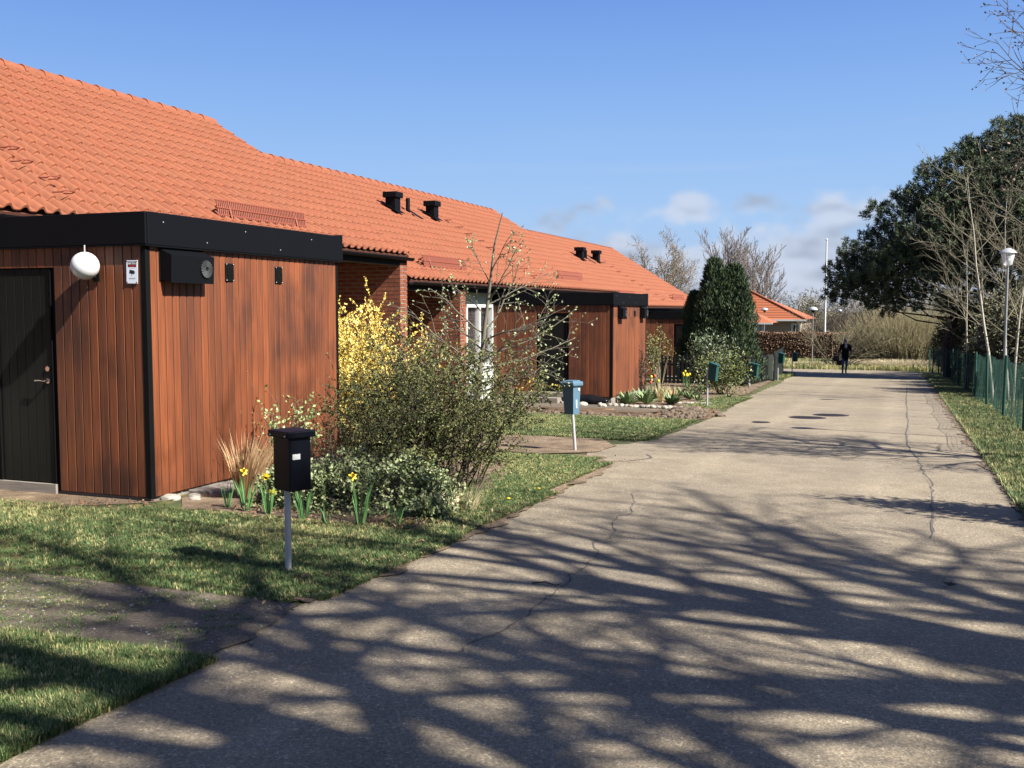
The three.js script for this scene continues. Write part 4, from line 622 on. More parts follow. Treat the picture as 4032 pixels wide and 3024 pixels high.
// dense twiggy shrub with small leaves along arching shoots
function archShrub(name, label, pos, o, seed, category = 'shrub') {
  const r = rng(seed), s = thing(name, label, category, pos), t = new Tubes(), lv = new Leaves();
  const each = (pts, dirs, lvl) => { if (lvl < (o.leafFrom ?? 1)) return; const len = pts.length; for (let k = 0; k < len - 1; k++) { const n = (o.dens ?? 5) * (0.5 + r()); for (let i = 0; i < n; i++) { const p = pts[k].clone().lerp(pts[k + 1], r()); if (o.bare && lvl === 1 && k < len * o.bare) continue; const d = dirs[k].clone().addScaledVector(rdir(r), 1.3).normalize(), l = o.len * (0.6 + r() * 0.8); lv.add(p, d, rdir(r, 0.6), l, l * (o.wr ?? 0.55), vary(o.cols[Math.floor(r() * o.cols.length)], r, 0.3)); } } };
  for (let i = 0; i < o.stems; i++) {
    const a = r() * 6.283, k = r(), d = V(Math.cos(a) * (o.out ?? 0.7) * (0.3 + k), 0.55 + r() * 0.7, Math.sin(a) * (o.out ?? 0.7) * (0.3 + k)); if (o.bias) d.add(V(...o.bias)); d.normalize();
    const start = V(Math.cos(a) * o.base * r(), -0.03, Math.sin(a) * o.base * (o.baseZ ?? 1) * r());
    grow(t, r, start, d, o.h * (0.65 + r() * 0.5), o.rad ?? 0.009, 1, { levels: o.levels ?? 3, kids: o.kids ?? [0, 8, 4], ang: [0, 0.7, 0.8], ratio: [0, 0.42, 0.5], from: [0, 0.15, 0.1], wob: o.wob ?? 0.14, up: o.up ?? -0.03, seg: o.seg ?? 0.1, minR: o.minR ?? 0.0022, end: 0.3, each });
  }
  mesh('stems', t.geo(), o.bark ?? M.barkBrown, s); if (lv.i.length) mesh('foliage', lv.geo(), o.gloss ? M.glossLeaf : M.leaf, s); return s;
}
M.twigTan = bark(0.3, 0.19, 0.1); M.twigGrey = bark(0.22, 0.18, 0.13);
archShrub('cotoneaster_shrub', 'big dark green small leaved shrub arching over the flower bed', at(-4.4, -9.5), { stems: 62, h: 1.42, out: 0.54, base: 0.5, bias: [0.06, 0, 0], cols: [[0.06, 0.074, 0.013], [0.085, 0.1, 0.017], [0.13, 0.14, 0.026], [0.042, 0.052, 0.011], [0.16, 0.15, 0.04]], len: 0.024, wr: 0.6, dens: 6.5, levels: 3, kids: [0, 10, 5], rad: 0.009, seg: 0.1, bark: M.barkBrown, up: -0.012 }, 201);
archShrub('twiggy_shrub', 'brown twiggy shrub with hardly any leaves beside the shed corner', at(-5.65, -9.9), { stems: 30, h: 0.95, out: 0.7, base: 0.25, cols: [[0.12, 0.09, 0.04], [0.1, 0.11, 0.04]], len: 0.018, dens: 0.35, levels: 3, kids: [0, 7, 4], rad: 0.008, bark: M.twigTan, up: 0.0 }, 202);
archShrub('twiggy_shrub', 'grey brown twiggy shrub leaning behind the black mailbox', at(-5.05, -8.45), { stems: 18, h: 0.7, out: 0.9, base: 0.25, cols: [[0.08, 0.1, 0.035]], len: 0.022, dens: 0.8, levels: 3, kids: [0, 7, 4], rad: 0.008, bark: M.barkBrown, bias: [0.5, 0, 0] }, 203);
// forsythia in flower: four-petalled yellow flowers crowd the shoots
archShrub('forsythia_shrub', 'forsythia shrub full of yellow flowers by the brick porch wall', at(-7.5, -12.5), { stems: 76, h: 1.72, out: 0.42, base: 0.5, cols: [[0.76, 0.56, 0.1], [0.84, 0.67, 0.17], [0.66, 0.47, 0.07], [0.86, 0.74, 0.26]], len: 0.03, wr: 0.75, dens: 12, levels: 2, kids: [0, 11], rad: 0.011, seg: 0.11, bark: M.twigTan, up: 0.02, minR: 0.003, bare: 0.2 }, 204);
archShrub('forsythia_shrub', 'smaller forsythia with loose yellow shoots behind the budding tree', at(-6.3, -12.9), { stems: 5, h: 1.6, out: 0.5, base: 0.2, cols: [[0.72, 0.55, 0.1], [0.8, 0.65, 0.17], [0.62, 0.46, 0.07]], len: 0.04, wr: 0.65, dens: 3, levels: 2, kids: [0, 5], rad: 0.007, seg: 0.11, bark: M.twigTan, up: 0.02, minR: 0.003, bare: 0.35, bias: [0.25, 0, 0] }, 205);
// variegated euonymus: low mound of cream edged leaves
{
  const r = rng(206), s = thing('euonymus_shrub', 'low variegated euonymus mound with cream edged leaves by the lawn', 'shrub', at(-4.25, -7.75)), lv = new Leaves(), t = new Tubes(), cols = [[0.16, 0.2, 0.065], [0.22, 0.26, 0.1], [0.075, 0.11, 0.033], [0.045, 0.075, 0.022], [0.27, 0.29, 0.14]];
  const mounds = [[-0.95, 0.05, 0.3, 0.36], [-0.6, 0.0, 0.4, 0.42], [-0.2, 0.02, 0.42, 0.46], [0.15, -0.1, 0.42, 0.5], [0.42, -0.25, 0.36, 0.4], [-0.4, -0.3, 0.45, 0.55], [0.1, -0.45, 0.4, 0.5], [-0.8, -0.4, 0.35, 0.4], [0.55, 0.08, 0.22, 0.22]];
  for (const [x, z, R, h] of mounds) for (let i = 0; i < 260; i++) {
    const d = rdir(r, 0.5), f = 0.55 + 0.45 * Math.sqrt(r()), tip = V(x + d.x * R * f, Math.max(0.02, d.y * h * f), z + d.z * R * f), root = V(x + d.x * R * 0.3, Math.max(0.0, tip.y * 0.45), z + d.z * R * 0.3); if (r() < 0.5) t.add([root, tip], [0.003, 0.002], 3);
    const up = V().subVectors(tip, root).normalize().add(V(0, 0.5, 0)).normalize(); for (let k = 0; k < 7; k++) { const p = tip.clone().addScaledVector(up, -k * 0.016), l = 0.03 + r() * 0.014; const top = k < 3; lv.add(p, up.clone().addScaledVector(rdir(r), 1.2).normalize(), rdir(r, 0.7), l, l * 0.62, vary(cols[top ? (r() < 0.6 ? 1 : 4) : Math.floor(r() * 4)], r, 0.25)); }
  }
  mesh('stems', t.geo(), M.barkBrown, s); mesh('foliage', lv.geo(), M.glossLeaf, s);
}
archShrub('euonymus_shrub', 'upright pale green euonymus against the wooden shed wall', at(-5.72, -8.75), { stems: 14, h: 0.85, out: 0.35, base: 0.25, cols: [[0.3, 0.36, 0.12], [0.2, 0.26, 0.08], [0.12, 0.17, 0.05], [0.4, 0.42, 0.2]], len: 0.036, wr: 0.6, dens: 3.2, levels: 2, kids: [0, 6], rad: 0.006, bare: 0.25, up: 0.08 }, 207);
archShrub('twiggy_shrub', 'few tall dry stems standing against the wooden shed wall', at(-5.62, -8.3), { stems: 7, h: 1.05, out: 0.22, base: 0.2, cols: [[0.3, 0.2, 0.1]], len: 0.02, dens: 0.2, levels: 2, kids: [0, 4], rad: 0.005, bark: M.twigTan, up: 0.1 }, 208);
// straw coloured ornamental grass
function grassTuft(name, label, pos, n, h, spread, cols, w, seed, group, lean = [0, 0]) {
  const r = rng(seed), lv = new Leaves(); for (let i = 0; i < n; i++) { const a = r() * 6.283, k = Math.sqrt(r()), p = V(Math.cos(a) * 0.08 * k * (spread * 2), 0, Math.sin(a) * 0.08 * k * (spread * 2)), hh = h * (0.5 + r() * 0.6), o = spread * hh * (0.2 + r()); lv.blade(p, V(p.x + Math.cos(a) * o + lean[0] * hh, hh * (0.75 + r() * 0.3), p.z + Math.sin(a) * o + lean[1] * hh), w, vary(cols[i % cols.length], r, 0.25), V(-Math.sin(a + r()), 0, Math.cos(a + r())).normalize()); }
  const s = thing(name, label, 'grass', pos, 0, group); mesh('blades', lv.geo(), M.leaf, s); return s;
}
const strawC = [[0.62, 0.4, 0.2], [0.7, 0.5, 0.28], [0.52, 0.31, 0.15]];
grassTuft('ornamental_grass', 'fountain of straw coloured grass against the sunny shed wall', at(-5.72, -7.9), 620, 0.62, 0.42, strawC, 0.006, 211, undefined, [0.22, 0.05]);
grassTuft('ornamental_grass', 'small tuft of bleached grass between euonymus and lane', at(-3.6, -8.15), 260, 0.22, 0.7, [[0.5, 0.42, 0.24], [0.6, 0.5, 0.3]], 0.005, 212);
// daffodils
const stemG = mat(0.09, 0.19, 0.05, 0.5), yel = mat(0.8, 0.52, 0.02, 0.55), yel2 = mat(0.85, 0.66, 0.04, 0.6);
function daffodil(label, pos, h, n, flower, seed, group) {
  const r = rng(seed), s = thing('daffodil', label, 'flower', pos, r() * 6, group);
  for (let i = 0; i < n; i++) { const lv = new Leaves(), a = r() * 6.283, hh = h * (0.7 + r() * 0.4), k = 0.1 + r() * 0.3; const p = V(Math.cos(a) * 0.03 * r(), -0.02, Math.sin(a) * 0.03 * r()); lv.blade(p, V(p.x + Math.cos(a) * k * hh, hh, p.z + Math.sin(a) * k * hh), 0.013, vary([0.07, 0.16, 0.045], r, 0.25), V(-Math.sin(a + 1), 0, Math.cos(a + 1))); mesh('leaf', lv.geo(), M.glossLeaf, s); }
  for (const [fx, fz, fh] of flower) {
    const st = mesh('stem', new Tubes().add([V(fx * 0.3, 0, fz * 0.3), V(fx * 0.7, fh * 0.6, fz * 0.7), V(fx, fh, fz)], [0.004], 5).geo(), stemG, s), f = new THREE.Group(); f.name = 'flower'; s.add(f); f.position.set(fx, fh, fz); f.rotation.set(0.5, -s.rotation.y + 0.6, 0);
    const sh = new THREE.Shape(); sh.moveTo(0, 0); sh.bezierCurveTo(0.016, 0.008, 0.014, 0.03, 0, 0.04); sh.bezierCurveTo(-0.014, 0.03, -0.016, 0.008, 0, 0); const pg = new THREE.ExtrudeGeometry(sh, { depth: 0.0015, bevelEnabled: false, curveSegments: 4 });
    for (let k = 0; k < 6; k++) { const p = mesh('petal', pg, yel2, f); p.rotation.set(-0.15, 0, k / 6 * 6.283, 'ZXY'); }
    mesh('trumpet', new THREE.LatheGeometry([[0.006, 0], [0.011, 0.008], [0.013, 0.022], [0.017, 0.03]].map(([a, b]) => new THREE.Vector2(a, b)), 12).rotateX(Math.PI / 2), yel, f);
  }
  return s;
}
const DG = 'daffodil clumps along the edge of the shrub bed';
daffodil('daffodil clump with one open flower before the straw grass', at(-5.3, -7.32), 0.3, 16, [[0.02, 0.03, 0.34]], 221, DG);
daffodil('daffodil clump with one open flower just beside the black mailbox', at(-5.02, -7.25), 0.28, 15, [[-0.02, 0.0, 0.33], [0.05, 0, 0.18]], 222, DG);
daffodil('daffodil clump with one tall flower at the euonymus edge', at(-4.05, -7.12), 0.34, 15, [[0.06, 0.02, 0.4]], 223, DG);
daffodil('leafy daffodil clump without flowers behind the mailbox pole', at(-4.6, -7.15), 0.27, 14, [], 224, DG);
daffodil('thin daffodil clump without flowers in front of the soil bed', at(-4.32, -7.05), 0.18, 8, [], 225, DG);
daffodil('slanting daffodil leaves without flowers at the leaf litter', at(-3.82, -7.28), 0.22, 9, [], 226, DG);
daffodil('leafy daffodil clump without flowers nearest the shed corner slab', at(-5.55, -7.4), 0.24, 14, [], 227, DG);
// dandelions
const DD = 'dandelions in the lawn edge';
[['low dandelion in the grass below the bleached tuft', -3.47, -7.62], ['low dandelion beside the bleached grass tuft', -3.35, -8.6], ['low dandelion at the grass edge by the lane', -3.3, -9.3], ['low dandelion in the lawn before the euonymus', -3.62, -7.15]].forEach(([l, x, z], i) => { const s = thing('dandelion', l, 'flower', at(x, z), i, DD); mesh('stem', pipe([[0, 0, 0], [0.004, 0.05, 0]], 0.003, 5), stemG, s); mesh('flower', new THREE.SphereGeometry(0.02, 10, 6).scale(1, 0.5, 1).translate(0.004, 0.055, 0), yel, s); for (let k = 0; k < 6; k++) { const lv = new Leaves(), a = k * 1.05; lv.add(V(0, 0.006, 0), V(Math.cos(a), 0.25, Math.sin(a)).normalize(), V(0, 1, 0), 0.08, 0.024, [0.06, 0.13, 0.03]); mesh('leaf', lv.geo(), M.leaf, s); } });
// the budding tree
{
  const r = rng(231), s = thing('rowan_tree', 'young budding tree in front of the white window', 'tree', at(-5.12, -12)), tb = new Tubes(), tr = new Tubes(), lv = new Leaves(), cols = [[0.3, 0.34, 0.16], [0.22, 0.27, 0.11], [0.4, 0.42, 0.26]];
  const pts = [V(-0.03, -0.1, 0), V(0, 0.4, 0), V(0.03, 0.85, 0), V(0.08, 1.25, 0), V(0.13, 1.7, 0), V(0.2, 2.2, 0), V(0.27, 2.7, 0.02), V(0.38, 3.1, 0.02)];
  tr.add(pts, (t) => mix(0.05, 0.007, t), 8);
  const bud = (p, d) => { for (let k = 0; k < 4; k++) { const l = 0.018 + r() * 0.024; lv.add(p, d.clone().addScaledVector(rdir(r), 0.7).normalize(), rdir(r), l, l * 0.5, vary(cols[k % 3], r)); } };
  const limb = (y, az, rise, len, rad) => { const f = clamp((y + 0.1) / 3.2) * 7, a = Math.min(6, Math.floor(f)), p = pts[a].clone().lerp(pts[a + 1], f - a); grow(tb, r, p, V(Math.cos(az), rise, Math.sin(az)).normalize(), len, rad, 1, { levels: 3, kids: [0, 7, 3], ang: [0, 0.75, 0.8], ratio: [0, 0.45, 0.45], from: [0, 0.25, 0.3], wob: 0.17, up: 0.03, seg: 0.12, minR: 0.0035, end: 0.35, tip: bud, each: (P, Dd, lv2) => { for (let k = 1; k < P.length; k++) if (r() < 0.05) bud(P[k], Dd[k]); } }); };
  for (const [y, az, rise, len, rad] of [[0.7, 3.0, 0.45, 1.1, 0.016], [0.8, 0.25, 0.25, 1.2, 0.016], [0.95, 3.5, 0.55, 1.1, 0.015], [1.1, 5.9, 0.3, 1.3, 0.015], [1.0, 2.2, 0.7, 0.9, 0.013], [1.25, 0.05, 0.35, 1.15, 0.015], [1.4, 3.2, 0.9, 0.75, 0.012], [1.5, 0.4, 0.55, 1.1, 0.014], [1.65, 5.6, 0.7, 0.95, 0.013], [1.8, 2.8, 1.2, 0.6, 0.01], [2.0, 0.1, 0.9, 0.8, 0.011], [2.2, 3.3, 1.8, 0.6, 0.008], [2.35, 0.7, 1.4, 0.6, 0.008], [0.6, 1.2, 0.6, 0.8, 0.012], [0.85, 4.6, 0.5, 0.9, 0.012], [0.75, 3.3, 0.2, 1.25, 0.015], [1.15, 2.9, 0.35, 1.2, 0.014], [0.9, 0.6, 0.15, 1.2, 0.014], [1.35, 6.0, 0.2, 1.2, 0.013], [1.6, 3.0, 0.6, 0.9, 0.012], [1.95, 5.9, 0.6, 0.9, 0.01]]) limb(y, az, rise, len, rad);
  mesh('trunk', tr.geo(), M.rowan ??= bark(0.19, 0.17, 0.12), s); const c = mesh('crown', tb.geo(), M.rowan, s); mesh('buds', lv.geo(), M.leaf, c);
}
// conifers
function conifer(label, pos, h, R, seed) {
  const r = rng(seed), s = thing('conifer_tree', label, 'tree', pos, 0, 'dark conifers beside the lowest shed'), lv = new Leaves(), tr = new Tubes(), tb = new Tubes(); tr.add([V(0, -0.2, 0), V(0, h * 0.9, 0)], [0.07, 0.01], 6);
  for (let i = 0; i < 1900; i++) {
    const t = Math.pow(r(), 0.85), y = 0.1 + t * (h - 0.15), a = r() * 6.283, lump = 0.5 + 0.95 * fbm(a * 1.3 + seed, y * 1.6, 256, 3, 4), rad = R * Math.pow(1 - t, 0.52) * lump * (0.45 + 0.55 * Math.sqrt(r())) + 0.03, p = V(Math.cos(a) * rad, y, Math.sin(a) * rad), ax = V(Math.cos(a) * 0.35, 0.95, Math.sin(a) * 0.35).normalize();
    if (i % 4 === 0) tb.add([V(0, y * 0.9, 0), p], [0.012, 0.004], 3);
    const col = r() < 0.3 ? [0.055, 0.085, 0.022] : [0.022, 0.045, 0.016]; for (let k = 0; k < 12; k++) { const e = ax.clone().addScaledVector(rdir(r), 0.55).normalize(); lv.add(p.clone().addScaledVector(rdir(r), 0.07), e, rdir(r), 0.1 + r() * 0.09, 0.03, vary(col, r, 0.3), 0.1); }
  }
  mesh('trunk', tr.geo(), M.barkDark, s); mesh('branches', tb.geo(), M.barkDark, s); mesh('foliage', lv.geo(), M.leaf, s);
}
conifer('tall dark conifer with a pointed top before the lowest shed', at(-6.25, -36), 4.35, 1.0, 241); conifer('broad dark conifer on the lane side of the lowest shed', at(-5.6, -36.2), 4.15, 1.1, 242); conifer('short dark conifer filling the gap between the two tall ones', at(-5.93, -36.0), 3.95, 0.8, 244); conifer('slim dark conifer covering the lowest shed door edge', at(-6.95, -36.2), 3.2, 0.6, 243);
leafShrub('rhododendron_shrub', 'grey green rhododendron in front of the dark conifers', 'shrub', at(-5.85, -33), 0.95, 1.55, 0.8, 2600, { cols: [[0.09, 0.12, 0.055], [0.13, 0.16, 0.08], [0.06, 0.08, 0.035]], len: 0.1, wr: 0.4, gloss: true, lobes: 20, lift: 0.15 }, 251);
leafShrub('laurel_shrub', 'rounded glossy shrub with yellow green leaves beside the lane', 'shrub', at(-4.75, -28.7), 0.85, 1.25, 0.8, 4200, { cols: [[0.06, 0.09, 0.025], [0.11, 0.13, 0.03], [0.2, 0.19, 0.04], [0.045, 0.065, 0.02]], len: 0.075, wr: 0.42, gloss: true, lobes: 22 }, 252);
leafShrub('yellow_green_shrub', 'upright yellow green shrub with pale stems beside the middle shed', 'shrub', at(-6.5, -28.5), 0.5, 1.35, 0.45, 1500, { cols: [[0.2, 0.21, 0.06], [0.14, 0.16, 0.045], [0.09, 0.1, 0.03]], len: 0.06, lobes: 14, lift: 0.45, stems: 30, bark: M.barkPale, stemR: 0.013 }, 253);
leafShrub('low_shrub', 'small dark shrub left of the glossy rounded shrub', 'shrub', at(-5.2, -26.5), 0.35, 0.35, 0.3, 500, { cols: [[0.06, 0.08, 0.025], [0.1, 0.1, 0.03]], len: 0.05, lobes: 8 }, 254);
archShrub('dark_creeper', 'dark bare creeper climbing the sunny end of the middle shed', [-6.3, gy(-25.9), -25.75], { stems: 9, h: 1.3, out: 0.12, base: 0.12, cols: [[0.03, 0.03, 0.015]], len: 0.05, dens: 1.2, levels: 2, kids: [0, 4], rad: 0.01, up: 0.2, bark: M.barkDark }, 255, 'creeper');
// perennials in the flower garden
const PG = 'leafy perennials in the flower garden';
function rosette(label, x, z, n, len, cols, seed) { const r = rng(seed), s = thing('perennial_plant', label, 'plant', at(x, z), 0, PG); for (let i = 0; i < n * 1.8; i++) { const lv = new Leaves(), a = i * 2.4 + r(), e = 0.2 + r() * 1.6; lv.add(V(Math.cos(a) * 0.03, 0.01, Math.sin(a) * 0.03), V(Math.cos(a), e, Math.sin(a)).normalize(), V(-Math.cos(a) * e, 1, -Math.sin(a) * e).normalize(), len * (0.45 + r() * 0.5), len * 0.2, vary(cols[i % cols.length], r, 0.25), 0.2); mesh('leaf', lv.geo(), M.leaf, s); } return s; }
const pc = [[0.13, 0.19, 0.07], [0.18, 0.24, 0.1], [0.1, 0.15, 0.05]];
[['broad leaved plant at the stone edging near the shed plinth', -5.95, -22.9, 26, 0.42], ['broad leaved plant on the shed side of the stone edging', -5.6, -23.4, 26, 0.42], ['spiky leaved plant halfway along the stone edging', -5.05, -23.6, 30, 0.42], ['tall leafy plant against the sunny end of the middle shed', -5.95, -24.3, 24, 0.45], ['leafy plant below the upright yellow green shrub', -5.9, -25.4, 22, 0.4], ['leafy plant behind the spiky leaved plant', -5.4, -24.9, 22, 0.35], ['pale leafy plant by the yellow tulips', -5.6, -27.2, 22, 0.4], ['low leafy plant near the green mailbox', -4.75, -25.3, 16, 0.25], ['bushy plant between the shed end and the tulips', -5.75, -26.4, 24, 0.4], ['bushy plant behind the tan grass tufts', -5.05, -25.7, 22, 0.35], ['bushy plant beside the yellow tulips clump', -5.4, -29.6, 24, 0.4], ['bushy plant close to the shed plinth corner', -6.1, -23.5, 24, 0.4], ['low leafy plant under the glossy rounded shrub', -4.25, -26.9, 14, 0.2]].forEach(([l, x, z, n, len], i) => rosette(l, x, z, n, len, pc, 260 + i));
grassTuft('ornamental_grass', 'tan grass tuft behind the spiky leaved plant', at(-5.45, -24.2), 90, 0.5, 0.35, [[0.5, 0.38, 0.2], [0.42, 0.36, 0.17]], 0.01, 271, 'tan grass tufts in the flower garden'); grassTuft('ornamental_grass', 'tan grass tuft between the leafy plants and tulips', at(-5.2, -24.5), 90, 0.45, 0.35, [[0.5, 0.38, 0.2]], 0.01, 272, 'tan grass tufts in the flower garden');
function tulip(label, x, z, c, n, seed) { const r = rng(seed), s = thing('tulip', label, 'flower', at(x, z), 0, 'tulips in the flower garden'); for (let i = 0; i < n; i++) { const px = (r() - 0.5) * 0.25, pz = (r() - 0.5) * 0.2, h = 0.35 + r() * 0.2; mesh('stem', pipe([[px, 0, pz], [px, h, pz]], 0.006, 5), stemG, s); mesh('flower', new THREE.LatheGeometry([[0.004, 0], [0.03, 0.02], [0.038, 0.05], [0.025, 0.085]].map(([a, b]) => new THREE.Vector2(a, b)), 10).translate(px, h, pz), c, s); } for (let i = 0; i < 6; i++) { const lv = new Leaves(), a = i * 1.1; lv.add(V(0, 0, 0), V(Math.cos(a) * 0.5, 1, Math.sin(a) * 0.5).normalize(), V(Math.cos(a), 0, Math.sin(a)), 0.3, 0.05, [0.1, 0.17, 0.06]); mesh('leaf', lv.geo(), M.leaf, s); } }
tulip('clump of yellow tulips before the dark picket fence', -6.05, -30.5, yel2, 7, 281); tulip('red and yellow tulip near the sunny shed end', -5.95, -25.7, mat(0.6, 0.1, 0.05, 0.5), 2, 282); tulip('yellow tulip near the sunny shed end', -6.0, -25.9, yel2, 2, 283); tulip('peach tulips below the upright yellow green shrub', -6.35, -26.6, mat(0.75, 0.3, 0.15, 0.5), 4, 284);

// ---------------------------------------------------------------- picket fences
function picketFence(label, a, b, h, pitch, w, m, group) {
  const len = Math.hypot(b[0] - a[0], b[1] - a[1]), ang = Math.atan2(-(b[1] - a[1]), b[0] - a[0]), s = thing('picket_fence', label, 'fence', [a[0], 0, a[1]], ang, group), n = Math.round(len / pitch), dy = (t) => gy(mix(a[1], b[1], t)) + 0.01;
  const sh = new THREE.Shape(); sh.moveTo(-w / 2, 0); sh.lineTo(w / 2, 0); sh.lineTo(w / 2, h - w / 2); sh.absarc(0, h - w / 2, w / 2, 0, Math.PI, false); sh.lineTo(-w / 2, 0); const g = new THREE.ExtrudeGeometry(sh, { depth: 0.02, bevelEnabled: false, curveSegments: 5 });
  for (let i = 0; i <= n; i++) { const p = mesh('picket', g, m, s); p.position.set(i / n * len, dy(i / n) + 0.04, 0); }
  for (const y of [0.22, h * 0.72]) mesh('rail', new Tubes().add([V(0, dy(0) + y, -0.03), V(len, dy(1) + y, -0.03)], [0.035], 4, true).geo(), m, s);
  for (const t of [0, 1]) mesh('post', box(t * len - 0.045, t * len + 0.045, dy(t) - 0.3, dy(t) + h + 0.05, -0.12, -0.03), m, s);
}
const fenceM = mat(0.012, 0.014, 0.014, 0.7), PF = 'dark picket fences of the garden';
picketFence('dark picket fence across the garden behind the tulips', [-7.7, -34.3], [-5.0, -34.3], 0.95, 0.145, 0.095, fenceM, PF);
picketFence('dark picket fence along the lane past the glossy shrub', [-4.85, -34.6], [-4.75, -39.2], 0.95, 0.145, 0.095, fenceM, PF);
picketFence('dark picket fence across the plot end by the gate', [-6.1, -39.4], [-4.95, -39.4], 1.0, 0.145, 0.095, fenceM, PF);
{ const s = thing('garden_gate', 'weathered grey green board gate standing open at the lane', 'gate', [-4.93, gy(-39.5), -39.6], 0.05), m = mat(0.1, 0.115, 0.09, 0.8), md = mat(0.02, 0.024, 0.022, 0.7); mesh('panel', rbox(0, 0.33, 0.05, 1.0, -0.02, 0.02, 0.01), m, s); mesh('side_panel', rbox(0.34, 0.375, 0.0, 1.08, -5.8, 0.0, 0.01), md, s); for (let i = 0; i < 14; i++) mesh('board', rbox(0.375, 0.395, 0.03, 1.02 + (i % 2) * 0.02, -0.42 - i * 0.41, -0.06 - i * 0.41, 0.005), md, s); }

// ---------------------------------------------------------------- stones, soil clods, covers, litter
const stoneM = [mat(0.42, 0.38, 0.31, 0.9), mat(0.5, 0.45, 0.36, 0.9), mat(0.33, 0.29, 0.24, 0.9)];
function lump(r, sx, sy, sz, k = 0.3, seed = 1) { const g = new THREE.IcosahedronGeometry(1, sx > 0.045 ? 2 : 1), p = g.attributes.position; for (let i = 0; i < p.count; i++) { const v = V(p.getX(i), p.getY(i), p.getZ(i)), f = 1 + (fbm(v.x * 1.5 + seed, v.y * 1.5 + v.z * 1.9 + seed * 3, 256, 3, 2) - 0.5) * 2 * k; p.setXYZ(i, v.x * f * sx, v.y * f * sy, v.z * f * sz); } g.computeVertexNormals(); return g; }
{
  const r = rng(301), SG = 'pale stones edging the flower garden';
  for (let i = 0; i < 19; i++) { const x = -6.45 + i * 0.128 + (r() - 0.5) * 0.05, z = -22.35 + (r() - 0.5) * 0.12 + i * 0.012, s = mesh(numbered('edging_stone'), lump(r, 0.06 + r() * 0.04, 0.035 + r() * 0.02, 0.05 + r() * 0.02, 0.3, i), stoneM[i % 3], scene); s.position.set(x, gy(z) + 0.03, z); s.rotation.y = r() * 6; tag(s, 'pale rounded stone in the row edging the flower garden', 'stone', SG); }
  for (let i = 0; i < 9; i++) { const x = -5.05 + i * 0.1, z = -24.05 + (r() - 0.5) * 0.1, s = mesh(numbered('edging_stone'), lump(r, 0.07, 0.03, 0.05, 0.3, i + 40), stoneM[i % 3], scene); s.position.set(x, gy(z) + 0.03, z); tag(s, 'flat stone in the short row beside the spiky leaved plant', 'stone', 'flat stones beside the spiky plant'); }
  for (const [x, z, k, l] of [[-6.75, -22.0, 0.13, 'larger pale stone on the path corner near the shed'], [-6.25, -21.9, 0.1, 'second pale stone on the path corner near the shed'], [-7.0, -22.25, 0.08, 'small pale stone beside the black bags']]) { const s = mesh(numbered('field_stone'), lump(r, k, k * 0.5, k * 0.7, 0.3, x), stoneM[1], scene); s.position.set(x, gy(z) + 0.04, z); tag(s, l, 'stone'); }
  // dug soil: a low ridge and loose clods
  const cl = [], put = (x, z, k, sd) => { const g = lump(r, k, k * 0.65, k * 0.85, 0.45, sd); g.rotateY(r() * 6).translate(x, gy(z) + 0.01 + k * 0.2, z); cl.push(g); };
  for (let i = 0; i < 420; i++) { const t = r(); put(-8 + t * 4.3, -19.9 + (r() - 0.5) * 1.0, 0.02 + r() * r() * 0.07, i); }
  for (let i = 0; i < 260; i++) { const a = r() * 6.283, k = Math.sqrt(r()); put(-3.98 + Math.cos(a) * 0.6 * k, -20.4 + Math.sin(a) * 0.9 * k, 0.02 + r() * 0.055, i + 500); cl[cl.length - 1].translate(0, 0.11 * (1 - k * k), 0); }
  const g = new THREE.Mesh(mergeGeometries(cl), M.soilClod = mat(0.17, 0.125, 0.085, 1)); prep(g); g.name = 'soil_clods'; scene.add(g); tag(g, 'loose brown clods of freshly dug soil', 'soil', undefined, 'stuff');
  const hp = new THREE.SphereGeometry(1, 72, 40), p = hp.attributes.position; for (let i = 0; i < p.count; i++) { const v = V(p.getX(i), p.getY(i), p.getZ(i)), f = 1 + (fbm(v.x * 5 + 9, v.z * 5 + v.y * 3, 256, 5, 3) - 0.5) * 1.1; p.setXYZ(i, v.x * 0.62 * f, v.y * 0.16 * f, v.z * 0.9 * f); } hp.computeVertexNormals();
  const s = mesh('soil_heap', hp, M.heap = new THREE.MeshStandardMaterial({ color: L(0.52, 0.4, 0.29), map: soilTex, roughness: 1 }), scene); s.position.set(-3.98, gy(-20.4) - 0.02, -20.4); tag(s, 'low heap of brown soil at the lane edge beside the green mailbox', 'soil heap');
  const h2 = mesh('soil_heap_001', hp.clone().scale(3.0, 0.75, 0.6), M.heap, scene); h2.position.set(-6.0, gy(-19.95) - 0.03, -19.95); tag(h2, 'long low ridge of brown soil along the lawn strip', 'soil heap');
  // slabs, bags, covers
  const c1 = mesh('concrete_slab', rbox(-0.35, 0.35, -0.05, 0.06, -0.25, 0.25, 0.012), M.concrete, scene); c1.position.set(-6.15, gy(-8.2), -8.2); c1.rotation.y = 0.2; tag(c1, 'pale concrete slab at the foot of the sunny shed wall', 'slab');
  [[-6.42, -7.55, 0.1], [-6.3, -7.75, 0.07], [-6.2, -7.62, 0.06]].forEach(([x, z, k], i) => { const o = mesh(numbered('field_stone'), lump(r, k, k * 0.4, k * 0.7, 0.3, i + 70), stoneM[0], scene); o.position.set(x + 0.12, gy(z) + 0.02, z); tag(o, ['largest flat stone at the corner of the shed wall', 'small round stone beside the concrete slab', 'smallest stone on the soil by the shed corner'][i], 'stone'); });
